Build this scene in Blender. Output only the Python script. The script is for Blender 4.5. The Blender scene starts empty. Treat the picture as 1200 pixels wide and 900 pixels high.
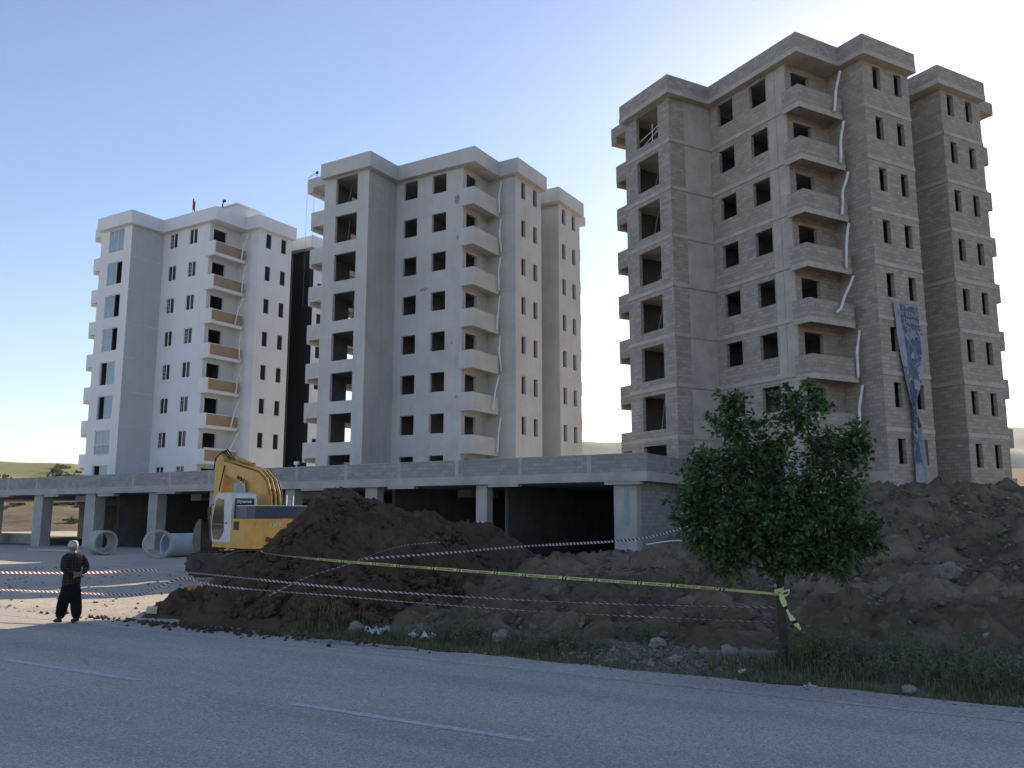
import bpy, math, random
from mathutils import Vector, Matrix, noise
random.seed(7)
SC = bpy.context.scene
COL = SC.collection
PI = math.pi
R = math.radians
sin, cos = math.sin, math.cos

# ------------------------------------------------------------------ helpers
class MB:
    """collects faces and links them as ONE mesh object"""
    def __init__(s):
        s.v = []; s.f = []; s.uv = []; s.mi = []
    def face(s, pts, m=0, uv=None):
        b = len(s.v)
        s.v.extend([tuple(p) for p in pts])
        s.f.append(tuple(range(b, b + len(pts))))
        s.uv.append(uv if uv else [(0.0, 0.0)] * len(pts))
        s.mi.append(m)
    def box(s, x0, x1, y0, y1, z0, z1, m=0, M=None):
        c = [Vector(p) for p in ((x0,y0,z0),(x1,y0,z0),(x1,y1,z0),(x0,y1,z0),(x0,y0,z1),(x1,y0,z1),(x1,y1,z1),(x0,y1,z1))]
        if M: c = [M @ p for p in c]
        X, Y, Z = x1-x0, y1-y0, z1-z0
        for idx, (a, b_) in (((0,1,5,4),(X,Z)), ((2,3,7,6),(X,Z)), ((1,2,6,5),(Y,Z)), ((3,0,4,7),(Y,Z)), ((4,5,6,7),(X,Y)), ((3,2,1,0),(X,Y))):
            s.face([c[i] for i in idx], m, [(0,0),(a,0),(a,b_),(0,b_)])
    def prism(s, poly, z0, z1, m=0, M=None, mcap=None):
        n = len(poly)
        T = (lambda p: M @ Vector(p)) if M else (lambda p: Vector(p))
        d = 0.0
        for i in range(n):
            a, b = poly[i], poly[(i+1) % n]
            L = math.hypot(b[0]-a[0], b[1]-a[1])
            s.face([T((a[0],a[1],z0)), T((b[0],b[1],z0)), T((b[0],b[1],z1)), T((a[0],a[1],z1))], m, [(d,z0),(d+L,z0),(d+L,z1),(d,z1)])
            d += L
        mc = m if mcap is None else mcap
        s.face([T((p[0],p[1],z1)) for p in poly], mc, [(p[0],p[1]) for p in poly])
        s.face([T((p[0],p[1],z0)) for p in reversed(poly)], mc, [(p[0],p[1]) for p in reversed(poly)])
    def extrude_x(s, prof, x0, x1, m=0):
        """profile in (y,z) extruded along x"""
        n = len(prof)
        for i in range(n):
            a, b = prof[i], prof[(i+1) % n]
            s.face([(x0,a[0],a[1]),(x1,a[0],a[1]),(x1,b[0],b[1]),(x0,b[0],b[1])], m)
        s.face([(x0,p[0],p[1]) for p in prof], m)
        s.face([(x1,p[0],p[1]) for p in reversed(prof)], m)
    def tube(s, pts, r, n=8, m=0, cap=True):
        pts = [Vector(p) for p in pts]
        rs = r if isinstance(r, (list, tuple)) else [r]*len(pts)
        base = len(s.v); prev = None; L = 0.0; Ls = []
        for i, p in enumerate(pts):
            t = (pts[min(i+1, len(pts)-1)] - pts[max(i-1, 0)])
            t.normalize()
            if prev is None:
                a = t.orthogonal().normalized()
            else:
                a = (prev - t*prev.dot(t)).normalized()
            prev = a; b = t.cross(a)
            if i: L += (p - pts[i-1]).length
            Ls.append(L)
            for k in range(n):
                an = 2*PI*k/n
                s.v.append(tuple(p + (a*cos(an) + b*sin(an))*rs[i]))
        for i in range(len(pts)-1):
            for k in range(n):
                k2 = (k+1) % n
                s.f.append((base+i*n+k, base+i*n+k2, base+(i+1)*n+k2, base+(i+1)*n+k))
                s.uv.append([(Ls[i],k/n),(Ls[i],(k+1)/n),(Ls[i+1],(k+1)/n),(Ls[i+1],k/n)]); s.mi.append(m)
        if cap:
            for i0 in (0, len(pts)-1):
                s.f.append(tuple(base+i0*n+k for k in range(n))); s.uv.append([(0,0)]*n); s.mi.append(m)
    def lathe(s, prof, n=32, m=0, M=None, closed=False):
        """profile (r, h) around local z"""
        base = len(s.v); k = len(prof)
        for i in range(n):
            a = 2*PI*i/n
            for r_, h in prof:
                p = Vector((r_*cos(a), r_*sin(a), h))
                s.v.append(tuple(M @ p if M else p))
        for i in range(n):
            j = (i+1) % n
            for q in range(k if closed else k-1):
                q2 = (q+1) % k
                s.f.append((base+i*k+q, base+j*k+q, base+j*k+q2, base+i*k+q2)); s.uv.append([(0,0)]*4); s.mi.append(m)
    def build(s, name, mats, parent=None, smooth=False, loc=None):
        me = bpy.data.meshes.new(name)
        me.from_pydata(s.v, [], s.f)
        uvl = me.uv_layers.new(name='UVMap')
        flat = [c for u in s.uv for p in u for c in p]
        uvl.data.foreach_set('uv', flat)
        if not isinstance(mats, (list, tuple)): mats = [mats]
        for m_ in mats: me.materials.append(m_)
        me.polygons.foreach_set('material_index', s.mi)
        if smooth: me.polygons.foreach_set('use_smooth', [True]*len(s.f))
        me.update()
        o = bpy.data.objects.new(name, me); COL.objects.link(o)
        if parent: o.parent = parent
        if loc: o.location = loc
        return o

def empty(name, loc=(0,0,0), rz=0.0):
    o = bpy.data.objects.new(name, None); COL.objects.link(o)
    o.location = loc; o.rotation_euler = (0,0,rz); o.empty_display_size = .3
    return o
def tag(o, label, cat, group=None, kind=None):
    o['label'] = label; o['category'] = cat
    if group: o['group'] = group
    if kind: o['kind'] = kind
    return o
def structure(o, kind='structure'):
    o['kind'] = kind; return o
def inst(o, parent, loc):
    c = o.copy(); COL.objects.link(c); c.parent = parent; c.location = loc
    for ch in o.children:
        d = ch.copy(); COL.objects.link(d); d.parent = c
    return c
def bevel(o, w, seg=2):
    b = o.modifiers.new('bevel', 'BEVEL'); b.width = w; b.segments = seg; b.limit_method = 'ANGLE'; b.angle_limit = R(40)
    return o
def fb(x, y, z=0.0, oct=4, lac=2.0):
    return noise.fractal(Vector((x, y, z)), 1.0, lac, oct)
def smooth01(a, b, x):
    t = max(0.0, min(1.0, (x-a)/(b-a))); return t*t*(3-2*t)

# ------------------------------------------------------------------ materials
class NT:
    def __init__(s, name):
        s.m = bpy.data.materials.new(name); s.m.use_nodes = True
        s.t = s.m.node_tree; s.n = s.t.nodes; s.b = s.n['Principled BSDF']
    def add(s, ty, **kw):
        n = s.n.new(ty)
        for k, v in kw.items():
            if k in n.inputs: n.inputs[k].default_value = v
            else: setattr(n, k, v)
        return n
    def link(s, a, b): s.t.links.new(a, b)
    def coord(s, which='Object'):
        return s.add('ShaderNodeTexCoord').outputs[which]
    def noise(s, co, scale, detail=5.0, rough=.6, dist=0.0):
        n = s.add('ShaderNodeTexNoise'); n.inputs['Scale'].default_value = scale; n.inputs['Detail'].default_value = detail
        n.inputs['Roughness'].default_value = rough; n.inputs['Distortion'].default_value = dist
        s.link(co, n.inputs['Vector']); return n.outputs['Fac']
    def ramp(s, fac, lo, hi, a=0.0, b=1.0):
        n = s.add('ShaderNodeMapRange'); n.inputs['From Min'].default_value = lo; n.inputs['From Max'].default_value = hi
        n.inputs['To Min'].default_value = a; n.inputs['To Max'].default_value = b
        s.link(fac, n.inputs['Value']); return n.outputs['Result']
    def mix(s, fac, a, b, blend='MIX'):
        n = s.add('ShaderNodeMix'); n.data_type = 'RGBA'; n.blend_type = blend
        for sock, val in ((n.inputs[0], fac), (n.inputs[6], a), (n.inputs[7], b)):
            if hasattr(val, 'node'): s.link(val, sock)
            elif isinstance(val, (int, float)): sock.default_value = val
            else: sock.default_value = (*val, 1.0)
        return n.outputs[2]
    def bump(s, h, dist, strength=1.0):
        n = s.add('ShaderNodeBump'); n.inputs['Distance'].default_value = dist; n.inputs['Strength'].default_value = strength
        s.link(h, n.inputs['Height']); s.link(n.outputs['Normal'], s.b.inputs['Normal'])
    def fin(s, col=None, rough=.9, spec=.3, metal=0.0):
        if col is not None:
            if hasattr(col, 'node'): s.link(col, s.b.inputs['Base Color'])
            else: s.b.inputs['Base Color'].default_value = (*col, 1.0)
        s.b.inputs['Roughness'].default_value = rough
        s.b.inputs['Specular IOR Level'].default_value = spec
        s.b.inputs['Metallic'].default_value = metal
        return s.m

def mat(name, a, b=None, scale=2.0, lo=.35, hi=.65, rough=.9, spec=.3, metal=0.0, bump=0.0, bscale=30.0, fine=.0):
    t = NT(name); co = t.coord()
    if b is None: b = tuple(c*.8 for c in a)
    c = t.mix(t.ramp(t.noise(co, scale), lo, hi), a, b)
    if fine:
        c = t.mix(t.ramp(t.noise(co, bscale, 3), .35, .65, 0, fine), c, tuple(x*.35 for x in a))
    if bump: t.bump(t.noise(co, bscale, 4), bump)
    return t.fin(c, rough, spec, metal)

def block_mat(name, c1, c2, mortar, stain=.35):
    t = NT(name); uv = t.coord('UV'); ob = t.coord('Object')
    n = t.add('ShaderNodeTexBrick'); t.link(uv, n.inputs['Vector'])
    n.inputs['Scale'].default_value = 1.0; n.inputs['Brick Width'].default_value = .4; n.inputs['Row Height'].default_value = .2
    n.inputs['Mortar Size'].default_value = .014; n.inputs['Mortar Smooth'].default_value = .3; n.inputs['Bias'].default_value = 0.0
    n.inputs['Color1'].default_value = (*c1,1); n.inputs['Color2'].default_value = (*c2,1); n.inputs['Mortar'].default_value = (*mortar,1)
    f1 = t.ramp(t.noise(ob, .55, 6, .65), .45, .72, 0, stain)
    c = t.mix(f1, n.outputs['Color'], tuple(x*.62 for x in c1))
    f2 = t.ramp(t.noise(ob, 3.1, 5, .7), .52, .74, 0, .14)
    c = t.mix(f2, c, tuple(min(1, x*1.45) for x in c2))
    f3 = t.ramp(t.noise(ob, 40, 3, .6), .4, .7, 0, .3)
    c = t.mix(f3, c, tuple(x*.7 for x in c1))
    h = t.add('ShaderNodeMath', operation='MULTIPLY_ADD')
    t.link(n.outputs['Fac'], h.inputs[0]); h.inputs[1].default_value = -1.0
    t.link(t.noise(ob, 25, 4), h.inputs[2])
    t.bump(h.outputs[0], .012, .7)
    return t.fin(c, .95, .2)

def plaster_mat(name, c, dirt, amt=.5, streak=.3):
    t = NT(name); ob = t.coord()
    f = t.ramp(t.noise(ob, .35, 6, .65, .6), .42, .68, 0, amt)
    col = t.mix(f, c, dirt)
    mp = t.add('ShaderNodeMapping'); mp.inputs['Scale'].default_value = (1.6, 1.6, .12); t.link(ob, mp.inputs['Vector'])
    f2 = t.ramp(t.noise(mp.outputs['Vector'], 1.5, 5, .6), .48, .72, 0, streak)
    col = t.mix(f2, col, tuple(x*.8 for x in dirt))
    f3 = t.ramp(t.noise(ob, 7, 4, .7), .5, .75, 0, .25)
    col = t.mix(f3, col, tuple(x*.85 for x in c))
    t.bump(t.noise(ob, 18, 5), .006, .6)
    return t.fin(col, .93, .2)

M = {}
M['block'] = block_mat('bare_concrete_block', (.31,.284,.25), (.43,.396,.352), (.285,.262,.234), .18)
M['block_podium'] = block_mat('grey_concrete_block', (.28,.274,.266), (.38,.372,.362), (.265,.26,.252), .3)
M['concrete'] = mat('raw_concrete', (.52,.485,.435), (.39,.362,.325), 1.2, .35, .7, bump=.006, bscale=22, fine=.25)
M['concrete_grey'] = mat('grey_cast_concrete', (.47,.455,.43), (.33,.322,.31), .9, .35, .7, bump=.005, bscale=20, fine=.2)
M['concrete_pale'] = mat('pale_new_concrete', (.50,.52,.55), (.38,.40,.43), 1.5, .35, .7, bump=.004, bscale=20)
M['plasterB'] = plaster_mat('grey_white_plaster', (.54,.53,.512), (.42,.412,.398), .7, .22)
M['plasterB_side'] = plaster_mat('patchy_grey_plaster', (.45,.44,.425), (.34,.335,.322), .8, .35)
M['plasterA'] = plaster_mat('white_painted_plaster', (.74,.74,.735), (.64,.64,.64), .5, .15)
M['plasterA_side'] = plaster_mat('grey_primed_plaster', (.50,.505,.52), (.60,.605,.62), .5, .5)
M['brown_panel'] = mat('brown_balcony_panel', (.36,.26,.17), (.31,.22,.14), 1.0, rough=.6)
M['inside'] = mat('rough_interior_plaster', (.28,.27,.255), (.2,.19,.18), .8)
M['inside_shade'] = mat('shade_darkened_interior_block', (.15,.14,.13), (.10,.095,.09), .8)  # interior shade put into the colour, darker than the bare block
M['black_panel'] = None
t = NT('black_ribbed_cladding'); co = t.coord('UV')
w = t.add('ShaderNodeTexWave', wave_type='BANDS', bands_direction='X'); w.inputs['Scale'].default_value = 1.6; t.link(co, w.inputs['Vector'])
t.bump(w.outputs['Fac'], .03)
M['black_panel'] = t.fin(t.mix(t.ramp(w.outputs['Fac'], .2, .9), (.012,.013,.017), (.03,.032,.04)), .55, .3)
M['frame_white'] = mat('white_window_frame', (.72,.72,.72), None, rough=.4)
M['frame_dark'] = mat('grey_window_frame', (.12,.12,.125), None, rough=.4)
M['glass_dark'] = mat('dark_window_glass', (.015,.018,.02), (.03,.03,.03), 3, rough=.06, spec=.5)
M['glass_side'] = mat('dull_dark_glass', (.012,.013,.015), None, rough=.35, spec=.1)
M['glass_sky_toned'] = mat('sky_reflection_toned_glass', (.30,.40,.45), (.24,.33,.38), .6, rough=.08, spec=.6)  # pale blue base colour stands in for reflected sky
M['hose'] = mat('white_plastic_hose', (.75,.75,.74), None, rough=.45)
M['joint'] = mat('pale_plaster_joint', (.60,.605,.62), (.50,.505,.52), .9, .35, .6)
M['stain'] = mat('damp_plaster_stain', (.24,.235,.23), (.32,.315,.305), 6)
M['steel'] = mat('grey_steel', (.22,.22,.23), (.15,.14,.13), 4, rough=.5, metal=.3)
M['dark_steel'] = mat('dark_steel', (.035,.034,.034), (.06,.05,.045), 5, rough=.6)
M['rope'] = mat('hoist_rope', (.25,.24,.23), None)
M['flag_red'] = mat('red_flag_cloth', (.45,.02,.03), None, rough=.8)
M['teal'] = mat('teal_paint', (.22,.34,.37), (.27,.34,.36), 3, rough=.8)
# road
t = NT('worn_asphalt'); co = t.coord()
c = t.mix(t.ramp(t.noise(co, .35, 6, .6), .35, .68), (.50,.43,.37), (.58,.50,.43))
mp = t.add('ShaderNodeMapping'); mp.inputs['Scale'].default_value = (.10, .9, 1); t.link(co, mp.inputs['Vector'])
c = t.mix(t.ramp(t.noise(mp.outputs['Vector'], 1.0, 4), .42, .66, 0, .7), c, (.38,.33,.285))
c = t.mix(t.ramp(t.noise(co, 1.7, 5, .7), .55, .75, 0, .45), c, (.62,.53,.44))
v = t.add('ShaderNodeTexVoronoi'); v.inputs['Scale'].default_value = 70; t.link(co, v.inputs['Vector'])
c = t.mix(t.ramp(v.outputs['Color'], .2, .9, 0, .75), c, (.16,.148,.138))
v2 = t.add('ShaderNodeTexVoronoi'); v2.inputs['Scale'].default_value = 38; t.link(co, v2.inputs['Vector'])
c = t.mix(t.ramp(v2.outputs['Color'], .72, .95, 0, .6), c, (.66,.60,.53))
vc = t.add('ShaderNodeTexVoronoi', feature='DISTANCE_TO_EDGE'); vc.inputs['Scale'].default_value = .42
wc = t.add('ShaderNodeMix'); wc.data_type = 'RGBA'; wc.inputs[0].default_value = .16
nz = t.add('ShaderNodeTexNoise'); nz.inputs['Scale'].default_value = 2.2; nz.inputs['Detail'].default_value = 6; t.link(co, nz.inputs['Vector'])
t.link(co, wc.inputs[6]); t.link(nz.outputs['Color'], wc.inputs[7]); t.link(wc.outputs[2], vc.inputs['Vector'])
crk = t.add('ShaderNodeMath', operation='MULTIPLY'); t.link(t.ramp(vc.outputs['Distance'], .004, .011, 1, 0), crk.inputs[0]); t.link(t.ramp(t.noise(co, .5, 3), .56, .68, 0, .4), crk.inputs[1])
c = t.mix(crk.outputs[0], c, (.05,.05,.05))
t.bump(v.outputs['Distance'], .006, .7)
M['asphalt'] = t.fin(c, .82, .35)
def paint_mat(name, wear_lo, wear_hi):
    t = NT(name); co = t.coord()
    f = t.ramp(t.noise(co, 9, 6, .75), wear_lo, wear_hi)
    c = t.mix(f, (.60,.58,.55), (.36,.33,.30))
    return t.fin(c, .8, .3)
M['paint'] = paint_mat('worn_white_road_paint', .38, .64)
M['paint_worn'] = paint_mat('nearly_gone_road_paint', .34, .54)
# ground
t = NT('site_ground'); co = t.coord()
c = t.mix(t.ramp(t.noise(co, .23, 6, .6), .35, .65), (.60,.515,.41), (.46,.395,.32))
c = t.mix(t.ramp(t.noise(co, 1.3, 6, .7), .45, .75, 0, .7), c, (.66,.57,.45))
c = t.mix(t.ramp(t.noise(co, 14, 5, .75), .45, .7, 0, .6), c, (.30,.26,.21))
v = t.add('ShaderNodeTexVoronoi'); v.inputs['Scale'].default_value = 16; t.link(co, v.inputs['Vector'])
c = t.mix(t.ramp(v.outputs['Color'], .75, .95, 0, .7), c, (.50,.46,.40))
sx = t.add('ShaderNodeSeparateXYZ'); t.link(co, sx.inputs[0])
wob = t.add('ShaderNodeMath', operation='MULTIPLY_ADD'); t.link(t.noise(co, .6, 5), wob.inputs[0]); wob.inputs[1].default_value = 5.0; t.link(sx.outputs['X'], wob.inputs[2])
c = t.mix(t.ramp(wob.outputs[0], -13.5, -11.0), c, t.mix(t.ramp(t.noise(co, 2.2, 6, .7), .4, .65), (.20,.155,.115), (.30,.245,.19)))
far = t.ramp(sx.outputs['Y'], 66, 85)
c = t.mix(far, c, t.mix(t.ramp(t.noise(co, .05, 5, .6), .4, .6), (.46,.36,.25), (.42,.34,.21)))
t.bump(t.noise(co, 9, 8, .75), .06, .9)
M['ground'] = t.fin(c, .97, .15)
def soil(name, a, b, pale, pamt):
    t = NT(name); co = t.coord()
    c = t.mix(t.ramp(t.noise(co, .8, 6, .65), .35, .65), a, b)
    c = t.mix(t.ramp(t.noise(co, 5, 6, .75), .48, .7, 0, .7), c, tuple(x*.55 for x in a))
    c = t.mix(t.ramp(t.noise(co, .35, 5, .6, 1.0), .5, .66, 0, pamt), c, pale)
    v = t.add('ShaderNodeTexVoronoi'); v.inputs['Scale'].default_value = 9; t.link(co, v.inputs['Vector'])
    c = t.mix(t.ramp(v.outputs['Color'], .86, .97, 0, .6), c, pale)
    t.bump(t.noise(co, 7, 9, .8), .09, 1.0)
    return t.fin(c, .97, .12)
M['soil_dark'] = soil('dark_moist_soil', (.150,.098,.062), (.100,.067,.044), (.25,.18,.125), .3)
M['soil_brown'] = soil('stony_brown_soil', (.255,.182,.124), (.175,.125,.087), (.43,.335,.245), .6)
M['stone'] = mat('pale_stone', (.33,.31,.275), (.22,.205,.18), 5, bump=.01, bscale=14)
M['stone_grey'] = mat('grey_stone', (.25,.235,.215), (.16,.15,.14), 5, bump=.01, bscale=14)
M['rubble'] = mat('grey_rubble', (.27,.245,.215), (.15,.135,.118), 6, bump=.01, bscale=20)
M['litter'] = mat('white_plastic_litter', (.58,.59,.60), (.42,.43,.44), 8, rough=.5)
M['cream_box'] = mat('cream_plastic', (.70,.64,.52), (.5,.45,.36), 4, rough=.6)
# vegetation
def leaf_mat(name, a, b, trans=.35, rough=.5):
    t = NT(name); co = t.coord()
    c = t.mix(t.ramp(t.noise(co, 2.3, 4), .35, .65), a, b)
    t.fin(c, rough, .35)
    tr = t.add('ShaderNodeBsdfTranslucent'); t.link(t.mix(.6, c, tuple(min(1, x*2.2) for x in b)), tr.inputs['Color'])
    mx = t.add('ShaderNodeMixShader'); mx.inputs[0].default_value = trans
    out = t.n['Material Output']
    t.link(t.b.outputs[0], mx.inputs[1]); t.link(tr.outputs[0], mx.inputs[2]); t.link(mx.outputs[0], out.inputs['Surface'])
    return t.m
M['leaf'] = leaf_mat('tree_leaf', (.062,.100,.040), (.10,.155,.06), .3)
M['leaf_pale'] = leaf_mat('pale_tree_leaf', (.095,.145,.05), (.13,.18,.07), .3)
M['leaf_dark'] = leaf_mat('dark_tree_leaf', (.03,.06,.024), (.045,.08,.03), .2)
M['dry'] = leaf_mat('dry_straw', (.22,.18,.10), (.28,.23,.13), .2, .8)
M['grass'] = leaf_mat('verge_grass', (.080,.105,.040), (.13,.135,.065), .3, .7)
M['weed'] = leaf_mat('grey_green_weed', (.105,.12,.075), (.15,.155,.10), .25, .7)
M['scrub'] = leaf_mat('hillside_scrub', (.05,.065,.03), (.08,.085,.045), .2, .8)
M['bark'] = mat('dark_bark', (.085,.07,.055), (.05,.042,.035), 12, bump=.01, bscale=40)
# hills
t = NT('grassy_hill'); co = t.coord()
c = t.mix(t.ramp(t.noise(co, .018, 6, .6), .38, .62), (.27,.225,.10), (.195,.19,.075))
c = t.mix(t.ramp(t.noise(co, .05, 6, .65), .52, .66, 0, .8), c, (.33,.25,.14))
c = t.mix(t.ramp(t.noise(co, .35, 5, .7), .52, .7, 0, .6), c, (.10,.10,.05))
sz = t.add('ShaderNodeSeparateXYZ'); t.link(co, sz.inputs[0])
c = t.mix(t.ramp(sz.outputs['Z'], 5.5, 2.5), c, t.mix(t.ramp(t.noise(co, .25, 6, .7), .4, .6), (.11,.083,.058), (.19,.145,.10)))
M['hill'] = t.fin(c, .97, .1)
t = NT('distant_hill'); co = t.coord()
c = t.mix(t.ramp(t.noise(co, .006, 6, .65), .4, .6), (.22,.20,.16), (.15,.15,.11))
M['farhill'] = t.fin(c, .97, .1)
# tapes
def stripe_mat(name, a, b, period, slant):
    t = NT(name); uv = t.coord('UV'); sx = t.add('ShaderNodeSeparateXYZ'); t.link(uv, sx.inputs[0])
    ma = t.add('ShaderNodeMath', operation='MULTIPLY_ADD'); t.link(sx.outputs['Y'], ma.inputs[0]); ma.inputs[1].default_value = slant; t.link(sx.outputs['X'], ma.inputs[2])
    md = t.add('ShaderNodeMath', operation='MODULO'); t.link(ma.outputs[0], md.inputs[0]); md.inputs[1].default_value = period
    gt = t.add('ShaderNodeMath', operation='GREATER_THAN'); t.link(md.outputs[0], gt.inputs[0]); gt.inputs[1].default_value = period*.5
    c = t.mix(gt.outputs[0], a, b)
    t.fin(c, .45, .4)
    tr = t.add('ShaderNodeBsdfTranslucent'); t.link(c, tr.inputs['Color'])
    mx = t.add('ShaderNodeMixShader'); mx.inputs[0].default_value = .35; out = t.n['Material Output']
    t.link(t.b.outputs[0], mx.inputs[1]); t.link(tr.outputs[0], mx.inputs[2]); t.link(mx.outputs[0], out.inputs['Surface'])
    return t.m
M['tape_red'] = stripe_mat('red_white_tape', (.76,.74,.74), (.24,.06,.075), .12, .05)
M['tape_yellow'] = mat('yellow_barrier_tape', (.66,.68,.30), (.58,.60,.27), 3, rough=.45)
M['black_print'] = mat('black_print', (.02,.02,.02), None, rough=.6)
M['white_print'] = mat('white_print', (.72,.74,.76), None, rough=.6)
# excavator
t = NT('worn_yellow_paint'); co = t.coord()
c = t.mix(t.ramp(t.noise(co, 1.6, 5), .35, .65), (.64,.38,.085), (.54,.30,.065))
c = t.mix(t.ramp(t.noise(co, 5, 6, .75), .56, .72, 0, .75), c, (.13,.085,.05))
M['yellow'] = t.fin(c, .45, .4)
M['cab_white'] = mat('white_cab_paint', (.62,.63,.65), (.5,.5,.5), 3, rough=.4, spec=.5)
M['hood'] = mat('dark_blue_hood_paint', (.035,.045,.075), (.05,.055,.07), 3, rough=.35, spec=.5)
M['rubber'] = mat('black_hose_rubber', (.02,.02,.02), None, rough=.6)
M['track'] = mat('muddy_track_steel', (.055,.048,.042), (.10,.08,.062), 4, rough=.85, bump=.01)
M['bucket'] = mat('worn_bucket_steel', (.15,.13,.115), (.085,.075,.07), 4, rough=.6, metal=.2, bump=.005)
M['chrome'] = mat('chromed_rod', (.6,.6,.62), None, rough=.15, metal=1.0)
M['logo_green'] = mat('pale_green_decal', (.50,.66,.52), None, rough=.5)
# person
M['skin'] = mat('skin', (.30,.17,.11), None, rough=.6)
t = NT('dark_plaid_cloth'); co = t.coord()
w1 = t.add('ShaderNodeTexWave', wave_type='BANDS', bands_direction='X'); w1.inputs['Scale'].default_value = 5; t.link(co, w1.inputs['Vector'])
w2 = t.add('ShaderNodeTexWave', wave_type='BANDS', bands_direction='Z'); w2.inputs['Scale'].default_value = 5; t.link(co, w2.inputs['Vector'])
c = t.mix(t.ramp(w1.outputs['Fac'], .6, .95, 0, .7), (.030,.021,.022), (.075,.05,.048)); c = t.mix(t.ramp(w2.outputs['Fac'], .7, .95, 0, .6), c, (.08,.055,.05))
M['plaid'] = t.fin(c, .9, .15)
M['black_cloth'] = mat('black_trouser_cloth', (.011,.011,.013), None, rough=.9, spec=.15)
M['cap'] = mat('pale_knit_cap', (.50,.47,.42), (.38,.36,.33), 20, rough=.9)
M['shoe'] = mat('black_shoe', (.012,.011,.011), None, rough=.5)
M['hair'] = mat('grey_hair', (.22,.21,.20), None)
t = NT('faded_blue_banner'); co = t.coord('UV')
c = t.mix(t.ramp(t.noise(co, 3.0, 4), .4, .62), (.06,.085,.135), (.09,.12,.175))
c = t.mix(t.ramp(t.noise(co, 1.6, 5, .6, 1.5), .52, .60, 0, .85), c, (.30,.33,.37))
M['banner'] = t.fin(c, .6, .3)
M['banner_pale'] = mat('banner_white_print', (.30,.325,.36), (.22,.25,.30), 3, rough=.6)

# ------------------------------------------------------------------ world, sun, camera
SUN = Vector((-.085, .9964, 0.0)); SUN.normalize()
EL = R(21.5)
sun_dir = Vector((SUN.x*cos(EL), SUN.y*cos(EL), sin(EL)))
wd = bpy.data.worlds.new('World'); SC.world = wd; wd.use_nodes = True
nt = wd.node_tree; bg = nt.nodes['Background']
sky = nt.nodes.new('ShaderNodeTexSky'); sky.sky_type = 'NISHITA'; sky.sun_disc = False
sky.sun_elevation = EL; sky.sun_rotation = math.atan2(SUN.x, SUN.y)
sky.altitude = 300; sky.air_density = 1.2; sky.dust_density = .4; sky.ozone_density = 3.2
tint = nt.nodes.new('ShaderNodeMix'); tint.data_type = 'RGBA'; tint.blend_type = 'MULTIPLY'; tint.inputs[0].default_value = 1.0
tint.inputs[7].default_value = (1.10, .965, .98, 1)
nt.links.new(sky.outputs['Color'], tint.inputs[6]); nt.links.new(tint.outputs[2], bg.inputs['Color']); bg.inputs['Strength'].default_value = .10
ld = bpy.data.lights.new('sun', 'SUN'); ld.energy = 5.0; ld.angle = R(.5); ld.color = (1.0, .88, .70)
lo = bpy.data.objects.new('sun', ld); COL.objects.link(lo); lo.rotation_euler = (-sun_dir).to_track_quat('-Z', 'Y').to_euler(); lo.location = (0, 0, 60)
cd = bpy.data.cameras.new('camera'); cam = bpy.data.objects.new('camera', cd); COL.objects.link(cam)
cd.sensor_width = 36; cd.lens = 30.0; cd.clip_end = 12000; cd.clip_start = .1
cam.location = (0, 0, 2.26); cam.rotation_euler = (R(90+8.86), 0, R(31.0))
SC.camera = cam
SC.view_settings.view_transform = 'Standard'; SC.view_settings.look = 'None'; SC.view_settings.gamma = 1.0; SC.view_settings.use_curve_mapping = False
SC.view_settings.exposure = 0.93
SC.cycles.max_bounces = 6; SC.cycles.use_denoising = True

# ------------------------------------------------------------------ ground, road, hills
def axis(lo, hi, step, far_lo, far_hi, grow=1.22):
    a = []; x = lo
    while x <= hi: a.append(x); x += step
    s = step; x = hi
    while x < far_hi: s *= grow; x += s; a.append(x)
    s = step; x = lo; b = []
    while x > far_lo: s *= grow; x -= s; b.append(x)
    return b[::-1] + a
def ground_z(x, y):
    z = 0.0
    if y < 12.5: return -.06
    z += .02*fb(x*.8, y*.8) + .03*fb(x*.25, y*.25, 3)
    z += .10*smooth01(12.4, 14.2, y)*smooth01(-17, -12, x)
    z *= smooth01(12.4, 12.9, y)
    z -= .05*(1-smooth01(12.5, 12.8, y))
    # terrace rising behind the right tower, seen past its right edge
    d = math.hypot((x-6)/22.0, (y-102)/12.0)
    z += 6.9*(1-smooth01(.55, 1.1, d))
    return z
xs = axis(-60, 12, .36, -4500, 4500); ys = axis(11.6, 40, .30, -3500, 5500)
g = MB()
for y in ys:
    for x in xs: g.v.append((x, y, ground_z(x, y)))
nx = len(xs)
for j in range(len(ys)-1):
    for i in range(nx-1):
        g.f.append((j*nx+i, j*nx+i+1, (j+1)*nx+i+1, (j+1)*nx+i)); g.uv.append([(0,0)]*4); g.mi.append(0)
structure(g.build('ground', M['ground'], smooth=True))

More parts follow.
